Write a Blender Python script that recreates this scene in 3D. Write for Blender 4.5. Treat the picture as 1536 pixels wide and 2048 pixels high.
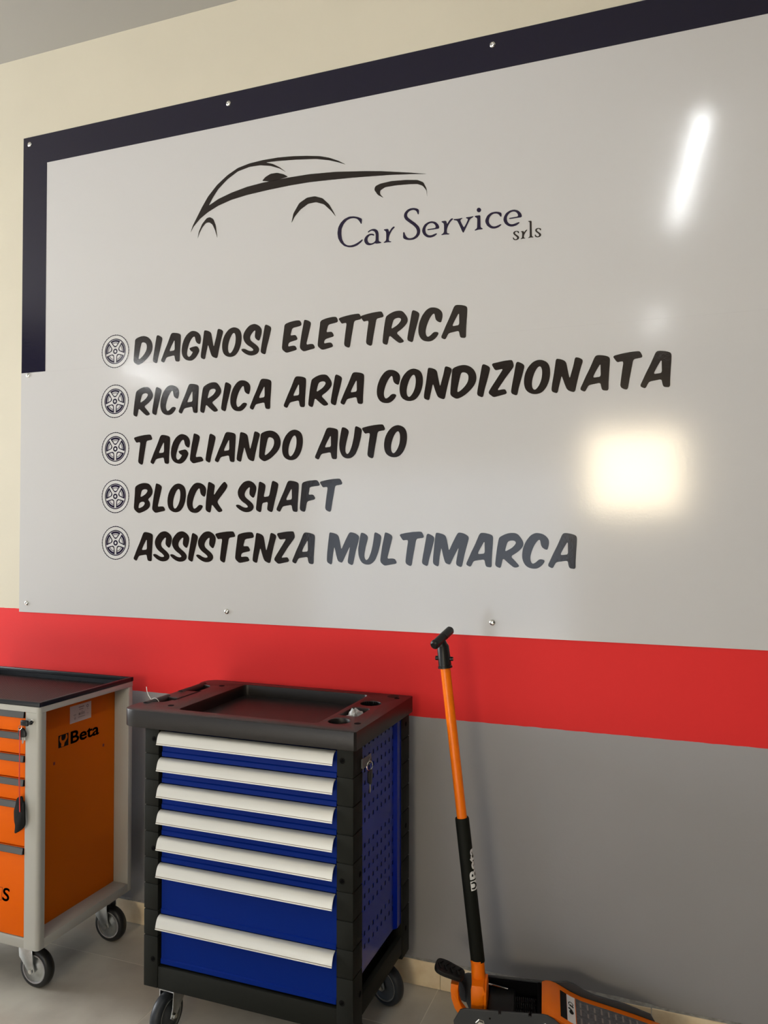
import bpy, bmesh, math, random
from mathutils import Vector, Matrix
S = bpy.context.scene
COL = S.collection
for o in list(bpy.data.objects): bpy.data.objects.remove(o)

# ---------------------------------------------------------------- camera
cd = bpy.data.cameras.new('camera'); cam = bpy.data.objects.new('camera', cd); COL.objects.link(cam)
cd.sensor_fit = 'VERTICAL'; cd.sensor_height = 36; cd.lens = 36 * 1563.1 / 2048
cd.clip_start = .02; cd.clip_end = 100
R = Vector((0.936145, 0.3516117, 0.0013089)); U = Vector((0.0047848, -0.0164614, 0.999853)); F = Vector((-0.3515816, 0.9360012, 0.0170927))
m = Matrix(((R.x, U.x, -F.x, 0), (R.y, U.y, -F.y, -2.46093), (R.z, U.z, -F.z, 1.5), (0, 0, 0, 1)))
cam.matrix_world = m
S.camera = cam

# ---------------------------------------------------------------- world, daylight, exposure
w = bpy.data.worlds.new('world'); S.world = w; w.use_nodes = True
w.node_tree.nodes['Background'].inputs[0].default_value = (.75, .85, 1, 1)
w.node_tree.nodes['Background'].inputs[1].default_value = 1.0
S.view_settings.view_transform = 'Standard'; S.view_settings.look = 'None'
S.view_settings.gamma = 1; S.view_settings.use_curve_mapping = False
S.view_settings.exposure = EXPO = 0.17

def area(name, loc, direction, sx, sy, power, color):
    l = bpy.data.lights.new(name, 'AREA'); l.shape = 'RECTANGLE'; l.size = sx; l.size_y = sy
    l.energy = power; l.color = color
    o = bpy.data.objects.new(name, l); COL.objects.link(o); o.location = loc
    o.rotation_euler = Vector(direction).to_track_quat('-Z', 'Y').to_euler()
    return o
# warm sunlit window behind the photographer, cool daylight door, made-up left-wall window added as side fill
area('daylight_window', (-.44, -6.62, 2.10), (0, 1, 0), 1.02, .90, 74, (1, .83, .56))
area('daylight_door', (-2.75, -6.62, 1.12), (0, 1, 0), 3.2, 2.1, 27, (.72, .84, 1))
area('fill_side', (-6.62, -1.45, 1.9), (1, 0, 0), 1.9, 2.1, 240, (.96, .98, 1))
sun = bpy.data.lights.new('sun', 'SUN'); sun.energy = 34; sun.angle = math.radians(.6); sun.color = (1, .93, .82)
so = bpy.data.objects.new('sun', sun); COL.objects.link(so); so.rotation_euler = Vector((.10, .83, -.55)).to_track_quat('-Z', 'Y').to_euler()

# ---------------------------------------------------------------- materials
def mat(name, col, rough=.5, metal=0, spec=.5, coat=0, coat_rough=.1, bump=0, bscale=200, vary=0, vscale=4, col2=None, emit=None, estr=0):
    M = bpy.data.materials.new(name); M.use_nodes = True; nt = M.node_tree; b = nt.nodes['Principled BSDF']
    b.inputs['Base Color'].default_value = (*col, 1); b.inputs['Roughness'].default_value = rough
    b.inputs['Metallic'].default_value = metal; b.inputs['Specular IOR Level'].default_value = spec
    b.inputs['Coat Weight'].default_value = coat; b.inputs['Coat Roughness'].default_value = coat_rough
    if emit: b.inputs['Emission Color'].default_value = (*emit, 1); b.inputs['Emission Strength'].default_value = estr
    tc = nt.nodes.new('ShaderNodeTexCoord')
    if vary:
        n = nt.nodes.new('ShaderNodeTexNoise'); n.inputs['Scale'].default_value = vscale; n.inputs['Detail'].default_value = 5
        nt.links.new(tc.outputs['Object'], n.inputs['Vector'])
        x = nt.nodes.new('ShaderNodeMix'); x.data_type = 'RGBA'
        c2 = col2 or tuple(c * (1 - vary) for c in col)
        x.inputs[6].default_value = (*col, 1); x.inputs[7].default_value = (*c2, 1)
        rmp = nt.nodes.new('ShaderNodeMapRange'); rmp.inputs[1].default_value = .35; rmp.inputs[2].default_value = .65
        nt.links.new(n.outputs['Fac'], rmp.inputs[0]); nt.links.new(rmp.outputs[0], x.inputs[0])
        nt.links.new(x.outputs[2], b.inputs['Base Color'])
    if bump:
        n = nt.nodes.new('ShaderNodeTexNoise'); n.inputs['Scale'].default_value = bscale; n.inputs['Detail'].default_value = 3
        nt.links.new(tc.outputs['Object'], n.inputs['Vector'])
        bp = nt.nodes.new('ShaderNodeBump'); bp.inputs['Strength'].default_value = bump; bp.inputs['Distance'].default_value = .001
        nt.links.new(n.outputs['Fac'], bp.inputs['Height']); nt.links.new(bp.outputs['Normal'], b.inputs['Normal'])
        if coat: nt.links.new(bp.outputs['Normal'], b.inputs['Coat Normal'])
    return M
SIGN = dict(rough=.6, spec=0, coat=1, coat_rough=.125, bump=.10, bscale=110)
M = {
 'sign_white': mat('sign_white', (.525, .525, .53), **SIGN),
 'sign_navy': mat('sign_navy', (.009, .008, .022), **SIGN),
 'sign_dark': mat('sign_dark', (.013, .009, .008), **SIGN),
 'sign_purple': mat('sign_purple', (.010, .006, .028), **SIGN),
 'sign_pale': mat('sign_pale', (.56, .56, .555), **SIGN),
 'ceiling': mat('ceiling_paint', (.36, .35, .325), .8, bump=.2, bscale=60),
 'room_white': mat('room_grey_paint', (.11, .105, .10), .8, bump=.2, bscale=60),
 'tile': mat('grey_floor_tile', (.52, .49, .42), .42, vary=.3, vscale=7, col2=(.42, .39, .335), bump=.1, bscale=150),
 'grout': mat('grout', (.66, .62, .54), .8),
 'skirt': mat('cream_skirting_tile', (.90, .76, .54), .35, vary=.3, vscale=18, col2=(.78, .61, .39)),
 'mortar': mat('mortar_filler', (.36, .35, .33), .8, vary=.4, vscale=60),
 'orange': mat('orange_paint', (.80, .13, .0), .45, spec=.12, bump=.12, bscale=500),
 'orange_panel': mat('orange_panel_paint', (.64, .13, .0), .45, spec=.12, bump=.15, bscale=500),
 'frame_grey': mat('light_grey_paint', (.40, .40, .37), .42, bump=.12, bscale=500),
 'strip_grey': mat('dark_grey_strip', (.075, .077, .08), .45),
 'rim_black': mat('black_rim_plastic', (.009, .011, .015), .4, spec=.3),
 'rubber_mat': mat('ribbed_rubber', (.012, .011, .011), .36, spec=.6, bump=.5, bscale=90),
 'dark': mat('dark_interior', (.003, .003, .0035), .8, spec=.05),
 'black_plastic': mat('black_plastic', (.011, .012, .010), .6, spec=.12, bump=.25, bscale=700),
 'top_plastic': mat('black_top_plastic', (.010, .008, .0075), .38, spec=.36, bump=.3, bscale=600),
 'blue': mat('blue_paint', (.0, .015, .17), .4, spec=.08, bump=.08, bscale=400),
 'blue_side_lifted': mat('blue_paint_brightened', (.0, .014, .30), .22, spec=.3, bump=.04, bscale=400),  # cabinet blue, base colour brightened because little light reaches the side
 'alu': mat('brushed_aluminium', (.60, .595, .55), .48, metal=.6, spec=.4),
 'steel': mat('zinc_steel', (.62, .64, .64), .3, metal=1, vary=.2, vscale=40),
 'chrome': mat('chrome', (.85, .85, .83), .12, metal=1),
 'tyre': mat('grey_black_rubber', (.012, .012, .012), .38, spec=.35),
 'tyre_b': mat('grey_rubber', (.018, .021, .026), .45, spec=.35),
 'hub_ring': mat('pale_hub_ring', (.30, .29, .30), .5),
 'hub_dark': mat('dark_grey_hub', (.055, .062, .07), .4),
 'jack_grey': mat('jack_grey_paint', (.045, .048, .052), .35, spec=.25, bump=.1, bscale=500),
 'jack_orange': mat('jack_orange_paint', (.84, .17, .001), .32, spec=.35, bump=.08, bscale=500),
 'grip': mat('foam_grip', (.006, .007, .005), .62, spec=.15, bump=.4, bscale=600),
 'black_gloss': mat('black_moulding', (.006, .006, .006), .38, spec=.3),
 'white_print': mat('white_print', (.72, .73, .74), .6, spec=.2),
 'black_print': mat('black_print', (.012, .011, .011), .7, spec=.1),
 'sticker': mat('white_sticker', (.62, .56, .50), .45),
 'grey_mark': mat('grey_mark', (.25, .22, .2), .6),
 'sticker_grey': mat('dark_grey_sticker', (.10, .10, .11), .4, vary=.5, vscale=120),
 'red_cord': mat('red_cord', (.62, .04, .03), .6),
 'leather': mat('black_tag', (.003, .003, .003), .5, spec=.12, bump=.4, bscale=80),
 'paper': mat('crumpled_white', (.66, .68, .68), .6, vary=.6, vscale=60, col2=(.30, .32, .33)),
 'white_plastic': mat('white_plastic', (.75, .75, .73), .4),
 'tube': mat('lit_tube', (.9, .9, .9), .5, emit=(.95, .98, 1), estr=66),
 'groove_brown': mat('groove_brown', (.20, .15, .10), .5),
 'mark_red': mat('red_mark', (.20, .03, .025), .5),
}
def wall_paint():
    m_ = bpy.data.materials.new('painted_wall_bands'); m_.use_nodes = True; nt = m_.node_tree; b = nt.nodes['Principled BSDF']
    b.inputs['Roughness'].default_value = .6; b.inputs['Specular IOR Level'].default_value = .15
    g = nt.nodes.new('ShaderNodeNewGeometry'); sp = nt.nodes.new('ShaderNodeSeparateXYZ')
    nt.links.new(g.outputs['Position'], sp.inputs[0])
    n = nt.nodes.new('ShaderNodeTexNoise'); n.inputs['Scale'].default_value = 25; nt.links.new(g.outputs['Position'], n.inputs['Vector'])
    ma = nt.nodes.new('ShaderNodeMath'); ma.operation = 'MULTIPLY_ADD'; ma.inputs[1].default_value = .004
    nt.links.new(n.outputs['Fac'], ma.inputs[0]); nt.links.new(sp.outputs['Z'], ma.inputs[2])
    def gt(v):
        q = nt.nodes.new('ShaderNodeMath'); q.operation = 'GREATER_THAN'; q.inputs[1].default_value = v
        nt.links.new(ma.outputs[0], q.inputs[0]); return q
    def mix(f, a, b_):
        x = nt.nodes.new('ShaderNodeMix'); x.data_type = 'RGBA'; nt.links.new(f.outputs[0], x.inputs[0])
        if isinstance(a, tuple): x.inputs[6].default_value = a
        else: nt.links.new(a.outputs[2], x.inputs[6])
        if isinstance(b_, tuple): x.inputs[7].default_value = b_
        else: nt.links.new(b_.outputs[2], x.inputs[7])
        return x
    # soft mottling of roller paint
    a = mix(gt(.872), (.30, .295, .305, 1), (.66, .026, .026, 1))
    c = mix(gt(1.162), a, (.58, .545, .445, 1))
    n2 = nt.nodes.new('ShaderNodeTexNoise'); n2.inputs['Scale'].default_value = 3; n2.inputs['Detail'].default_value = 6
    nt.links.new(g.outputs['Position'], n2.inputs['Vector'])
    mr = nt.nodes.new('ShaderNodeMapRange'); mr.inputs[3].default_value = .93; mr.inputs[4].default_value = 1.04; nt.links.new(n2.outputs['Fac'], mr.inputs[0])
    hs = nt.nodes.new('ShaderNodeHueSaturation'); nt.links.new(mr.outputs[0], hs.inputs['Value']); nt.links.new(c.outputs[2], hs.inputs['Color'])
    nt.links.new(hs.outputs[0], b.inputs['Base Color'])
    nb = nt.nodes.new('ShaderNodeTexNoise'); nb.inputs['Scale'].default_value = 120; nt.links.new(g.outputs['Position'], nb.inputs['Vector'])
    bp = nt.nodes.new('ShaderNodeBump'); bp.inputs['Strength'].default_value = .25; bp.inputs['Distance'].default_value = .001
    nt.links.new(nb.outputs['Fac'], bp.inputs['Height']); nt.links.new(bp.outputs[0], b.inputs['Normal'])
    return m_
M['wall'] = wall_paint()

# ---------------------------------------------------------------- helpers
def tag(o, label=None, cat=None, group=None, kind=None):
    if label: o['label'] = label
    if cat: o['category'] = cat
    if group: o['group'] = group
    if kind: o['kind'] = kind
    return o
def thing(name, loc, label, cat, rz=0, group=None):
    o = bpy.data.objects.new(name, None); COL.objects.link(o); o.location = loc; o.rotation_euler = (0, 0, rz); o.empty_display_size = .1
    return tag(o, label, cat, group)
def wloc(o):
    v = Vector((0, 0, 0))
    while o: v += o.location; o = o.parent
    return v
def obj(name, bm, material, parent=None, local=False, smooth=True, ang=35, label=None):
    """link a bmesh as one object; its vertices are in world space unless local"""
    if parent and not local: bmesh.ops.translate(bm, verts=bm.verts, vec=-wloc(parent))
    me = bpy.data.meshes.new(name); bm.normal_update(); bm.to_mesh(me); bm.free()
    mats = material if isinstance(material, (list, tuple)) else [material]
    for q in mats: me.materials.append(M[q] if isinstance(q, str) else q)
    if smooth:
        me.polygons.foreach_set('use_smooth', [True] * len(me.polygons)); me.set_sharp_from_angle(angle=math.radians(ang))
    o = bpy.data.objects.new(name, me); COL.objects.link(o); o.parent = parent
    if label: o['label'] = label
    return o
def box(bm, x0, x1, y0, y1, z0, z1, bev=0, seg=2, mi=0):
    vs = [bm.verts.new((x, y, z)) for x in (x0, x1) for y in (y0, y1) for z in (z0, z1)]
    fs = [bm.faces.new([vs[i] for i in q]) for q in ((0, 1, 3, 2), (4, 6, 7, 5), (0, 4, 5, 1), (2, 3, 7, 6), (0, 2, 6, 4), (1, 5, 7, 3))]
    for f in fs: f.material_index = mi
    if bev:
        es = list({e for f in fs for e in f.edges})
        r = bmesh.ops.bevel(bm, geom=es, offset=bev, segments=seg, profile=.5, affect='EDGES')
        for f in r['faces']: f.material_index = mi
def nb(): return bmesh.new()
def cyl(bm, p0, p1, r0, r1=None, n=24, caps=True, mi=0):
    p0 = Vector(p0); p1 = Vector(p1); r1 = r0 if r1 is None else r1; d = (p1 - p0).normalized()
    a = d.orthogonal().normalized(); b = d.cross(a)
    A = [bm.verts.new(p0 + r0 * (a * math.cos(t) + b * math.sin(t))) for t in [2 * math.pi * i / n for i in range(n)]]
    B = [bm.verts.new(p1 + r1 * (a * math.cos(t) + b * math.sin(t))) for t in [2 * math.pi * i / n for i in range(n)]]
    for i in range(n): bm.faces.new((A[i], A[(i + 1) % n], B[(i + 1) % n], B[i])).material_index = mi
    if caps:
        bm.faces.new(A[::-1]).material_index = mi; bm.faces.new(B).material_index = mi
def lathe(bm, prof, origin, axis, n=32, mi=0):
    """prof: list of (distance along axis, radius)"""
    o = Vector(origin); d = Vector(axis).normalized(); a = d.orthogonal().normalized(); b = d.cross(a)
    rings = []
    for (h, r) in prof:
        if r < 1e-5: rings.append([bm.verts.new(o + d * h)])
        else: rings.append([bm.verts.new(o + d * h + r * (a * math.cos(2 * math.pi * i / n) + b * math.sin(2 * math.pi * i / n))) for i in range(n)])
    for P, Q in zip(rings, rings[1:]):
        for i in range(n):
            j = (i + 1) % n
            if len(P) == 1 and len(Q) == 1: continue
            if len(P) == 1: f = bm.faces.new((P[0], Q[j], Q[i]))
            elif len(Q) == 1: f = bm.faces.new((P[i], P[j], Q[0]))
            else: f = bm.faces.new((P[i], P[j], Q[j], Q[i]))
            f.material_index = mi
def prism(bm, poly, axis, a0, a1, bev=0, mi=0):
    """extrude a 2D polygon; axis 'x': poly=(y,z), 'y': poly=(x,z), 'z': poly=(x,y)"""
    def P(u, v, t): return {'x': (t, u, v), 'y': (u, t, v), 'z': (u, v, t)}[axis]
    A = [bm.verts.new(P(u, v, a0)) for u, v in poly]; B = [bm.verts.new(P(u, v, a1)) for u, v in poly]
    n = len(poly); fs = [bm.faces.new(A[::-1]), bm.faces.new(B)]
    for i in range(n): fs.append(bm.faces.new((A[i], A[(i + 1) % n], B[(i + 1) % n], B[i])))
    bmesh.ops.recalc_face_normals(bm, faces=fs)
    for f in fs: f.material_index = mi
    if bev: bmesh.ops.bevel(bm, geom=list({e for f in fs[:2] for e in f.edges}), offset=bev, segments=2, profile=.5, affect='EDGES')
def tubepath(bm, pts, r, n=10, caps=True):
    pts = [Vector(q) for q in pts]; rings = []; prev = None
    for i, q in enumerate(pts):
        d = (pts[min(i + 1, len(pts) - 1)] - pts[max(i - 1, 0)]).normalized()
        a = d.orthogonal().normalized() if prev is None else (prev - d * prev.dot(d)).normalized(); prev = a; b = d.cross(a)
        rr = r[i] if isinstance(r, (list, tuple)) else r
        rings.append([bm.verts.new(q + rr * (a * math.cos(2 * math.pi * k / n) + b * math.sin(2 * math.pi * k / n))) for k in range(n)])
    for P, Q in zip(rings, rings[1:]):
        for k in range(n): bm.faces.new((P[k], P[(k + 1) % n], Q[(k + 1) % n], Q[k]))
    if caps: bm.faces.new(rings[0][::-1]); bm.faces.new(rings[-1])
def soften(poly, it=2, r=.0045):
    for _ in range(it):
        out = []
        n = len(poly)
        for i in range(n):
            p = Vector(poly[i]); a = Vector(poly[i - 1]) - p; b = Vector(poly[(i + 1) % n]) - p
            for e in (a, b):
                L = e.length
                if L < 1e-6: continue
                q = p + e * min(.25, r / L); out.append((q.x, q.y))
        poly = out; r *= .5
    return poly
def fill2d(polys, extrude=0, bevel=0):
    """flat filled shape with holes -> (verts, faces) in 2D plus extrusion in z"""
    cu = bpy.data.curves.new('tmp', 'CURVE'); cu.dimensions = '2D'; cu.fill_mode = 'BOTH'; cu.extrude = extrude; cu.bevel_depth = bevel; cu.bevel_resolution = 1
    for pl in polys:
        s = cu.splines.new('POLY'); s.points.add(len(pl) - 1)
        for i, q in enumerate(pl): s.points[i].co = (q[0], q[1], 0, 1)
        s.use_cyclic_u = True
    o = bpy.data.objects.new('tmp', cu); me = bpy.data.meshes.new_from_object(o)
    r = ([v.co.copy() for v in me.vertices], [tuple(p.vertices) for p in me.polygons])
    bpy.data.objects.remove(o); bpy.data.curves.remove(cu); bpy.data.meshes.remove(me)
    return r
def text2d(s, extrude=0, bold=0.0, shear=0.0):
    # bold: the outline is doubled in eight directions, which thickens every stroke
    cu = bpy.data.curves.new('tmp', 'FONT'); cu.body = s; cu.size = 1; cu.shear = shear; cu.extrude = extrude
    o = bpy.data.objects.new('tmp', cu); me = bpy.data.meshes.new_from_object(o)
    V = [v.co.copy() for v in me.vertices]; Fc = [tuple(p.vertices) for p in me.polygons]
    bpy.data.objects.remove(o); bpy.data.curves.remove(cu); bpy.data.meshes.remove(me)
    if bold:
        V0, F0 = V, Fc; V, Fc = [], []
        for k in range(8):
            n = len(V); t = 2 * math.pi * k / 8
            V += [v + Vector((bold * math.cos(t), bold * math.sin(t), 0)) for v in V0]; Fc += [tuple(i + n for i in f) for f in F0]
        n = len(V); V += V0; Fc += [tuple(i + n for i in f) for f in F0]
    x0 = min(v.x for v in V); x1 = max(v.x for v in V); y0 = min(v.y for v in V); y1 = max(v.y for v in V)
    return [Vector(((v.x - x0) / (x1 - x0), (v.y - y0) / (y1 - y0), v.z)) for v in V], Fc
def addvf(bm, V, Fc, fn, mi=0):
    vs = [bm.verts.new(fn(v)) for v in V]
    for f in Fc:
        try: bm.faces.new([vs[i] for i in f]).material_index = mi
        except ValueError: pass
def ring_poly(r, n=48, cx=0, cy=0, wob=0, k=0): return [(cx + (r + wob * math.cos(k * 2 * math.pi * i / n)) * math.cos(2 * math.pi * i / n), cy + (r + wob * math.cos(k * 2 * math.pi * i / n)) * math.sin(2 * math.pi * i / n)) for i in range(n)]

# ================================================================ THE ROOM
X0, X1, Y0, ZC = -6.5, 3.4, -6.5, 3.423
b = nb(); box(b, X0 - .2, X1 + .2, 0, .2, -.1, ZC); tag(obj('wall_back', b, 'wall', smooth=False), kind='structure', label='wall painted cream above, red band, grey below')
b = nb(); box(b, X0 - .2, X1 + .2, Y0 - .2, .2, ZC, ZC + .15); tag(obj('ceiling', b, 'ceiling', smooth=False), kind='structure')
b = nb(); box(b, X1, X1 + .2, Y0, 0, -.1, ZC); tag(obj('wall_right', b, 'room_white', smooth=False), kind='structure')
def holed_wall(name, horiz, a0, a1, t0, t1, holes):
    """wall along x (horiz) or y with rectangular openings (u0,u1,z0,z1) sorted by u"""
    b = nb(); cur = a0
    def bb(u0, u1, z0, z1):
        if u1 - u0 > 1e-4 and z1 - z0 > 1e-4:
            if horiz: box(b, u0, u1, t0, t1, z0, z1)
            else: box(b, t0, t1, u0, u1, z0, z1)
    for (u0, u1, z0, z1) in holes:
        bb(cur, u0, -.1, ZC); bb(u0, u1, -.1, z0); bb(u0, u1, z1, ZC); cur = u1
    bb(cur, a1, -.1, ZC)
    tag(obj(name, b, 'room_white', smooth=False), kind='structure')
holed_wall('wall_front', True, X0, X1, Y0 - .2, Y0, [(-4.4, -1.1, 0, 2.2), (-.98, .10, 1.62, 2.58)])
holed_wall('wall_left', False, Y0 - .2, 0, X0 - .2, X0, [(-2.45, -.45, .8, 3.0)])  # opening added to let the side fill in
def frame(name, horiz, u0, u1, z0, z1, t, mull):
    b = nb(); e = .05
    def bb(a0, a1, c0, c1):
        if horiz: box(b, a0, a1, t - .09, t - .04, c0, c1)
        else: box(b, t - .09, t - .04, a0, a1, c0, c1)
    bb(u0, u0 + e, z0, z1); bb(u1 - e, u1, z0, z1); bb(u0 + e, u1 - e, z0, z0 + e); bb(u0 + e, u1 - e, z1 - e, z1)
    for k in range(1, mull):
        c = u0 + (u1 - u0) * k / mull; bb(c - .02, c + .02, z0 + e, z1 - e)
    tag(obj(name, b, 'frame_grey', smooth=False), kind='structure')
frame('door_1', True, -4.4, -1.1, 0, 2.2, Y0, 3)
frame('window_1', True, -.98, .10, 1.62, 2.58, Y0, 1)
frame('added_fill_window', False, -2.45, -.45, .8, 3.0, X0, 2)  # frame of the made-up fill window, out of view

# floor: grout bed and tiles laid one by one near the wall
b = nb(); box(b, X0 - .2, X1 + .2, Y0 - .2, .2, -.12, -.0005); fl = tag(obj('floor', b, 'grout', smooth=False), kind='structure', label='grey stone-look tile floor')
random.seed(4)
TS = .798; G = .0016
tile_me = None
rows = [(-.233, 0.0, -.732)] + [(-.233 - TS * (k + 1), -.233 - TS * k, -.732) for k in range(4)]
def tile_mesh(x0, x1, y0, y1, nm='tile'):
    b = nb(); box(b, x0 + G, x1 - G, y0 + G, y1 - G, -.0004, 0)
    return b
for (y0, y1, xs) in rows:
    k0 = math.ceil((-3.6 - xs) / TS)
    cache = None
    for k in range(k0, k0 + 6):
        x = xs + k * TS
        if cache is None:
            o = obj('tile', tile_mesh(0, TS, 0, y1 - y0), 'tile', None, smooth=False); cache = o
        else:
            o = cache.copy(); COL.objects.link(o)
        o.parent = fl; o.location = (x, y0, 0)
ymin = rows[-1][0]; xl = min(r[2] + math.ceil((-3.6 - r[2]) / TS) * TS for r in rows)
b = nb()
def field(x0, x1, y0, y1):
    nx = max(1, round((x1 - x0) / TS)); ny = max(1, round((y1 - y0) / TS))
    for i in range(nx):
        for j in range(ny):
            a0 = x0 + (x1 - x0) * i / nx; a1 = x0 + (x1 - x0) * (i + 1) / nx; c0 = y0 + (y1 - y0) * j / ny; c1 = y0 + (y1 - y0) * (j + 1) / ny
            box(b, a0 + G, a1 - G, c0 + G, c1 - G, -.0004, -.0001)
field(X0, X1, Y0, ymin); field(X0, -3.72, ymin, 0); field(1.5, X1, ymin, 0)
tag(obj('far_tiles', b, 'tile', fl, smooth=False), kind='stuff')

# skirting of separate cream tiles, with a ragged filler line on top
bs = nb(); box(bs, X0, X1, -.006, 0, 0, .078); sk = tag(obj('baseboard_back', bs, 'grout', smooth=False), kind='structure', label='low skirting of cream stone tiles')
SJ = .645; x = -.079 - SJ * 6; c0 = None
while x < 1.6:
    if c0 is None:
        b = nb(); box(b, .0012, SJ - .0012, -.012, -.004, .001, .0815, .0015); c0 = obj('tile', b, 'skirt', None); o = c0
    else: o = c0.copy(); COL.objects.link(o)
    o.parent = sk; o.location = (x, 0, 0); x += SJ
b = nb(); random.seed(8); n = 90; xs = [-2.75 + 3.8 * i / n for i in range(n + 1)]
P1 = [(q, .0805) for q in xs]; P2 = [(q, .0835 + random.uniform(0, .004) + (.0045 if -.5 < q < -.09 else 0)) for q in xs]
for i in range(n):
    for (ya, yb, za, zb) in ((-.0105, -.0006, P1, P2),):
        vs = [b.verts.new((P1[i][0], -.0105, P1[i][1])), b.verts.new((P1[i + 1][0], -.0105, P1[i + 1][1])), b.verts.new((P2[i + 1][0], -.0008, P2[i + 1][1])), b.verts.new((P2[i][0], -.0008, P2[i][1]))]
        b.faces.new(vs)
bmesh.ops.remove_doubles(b, verts=b.verts, dist=1e-5)
obj('filler_line', b, 'mortar', sk, label='rough grey filler above the skirting tiles')

# ceiling tubes (their reflections show on the sign)
def ceiling_lamp(x, y0, y1, label, yaw=math.radians(-5.4)):
    t = thing('ceiling_lamp', (x, (y0 + y1) / 2, ZC), label, 'lamp', yaw)
    L = (y1 - y0) / 2
    b = nb(); box(b, -.05, .05, -L, L, -.045, 0, .006); obj('housing', b, 'white_plastic', t, local=True)
    b = nb(); cyl(b, (0, -L + .03, -.062), (0, L - .03, -.062), .017, n=16); obj('tube', b, 'tube', t, local=True)
    for s in (-L + .015, L - .015): b = nb(); box(b, -.02, .02, s - .015, s + .015, -.085, -.0452, .004); obj('tube_holder', b, 'white_plastic', t, local=True)
LAMPS = [(.06, -2.7, -1.26, 'fluorescent ceiling tube nearest to the sign'), (-.17, -5.3, -4.6, 'short fluorescent ceiling tube behind the photographer'),
         (-6.10, -6.2, -5.0, 'fluorescent ceiling tube in the far left corner')]
for a in LAMPS: ceiling_lamp(*a)

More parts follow.
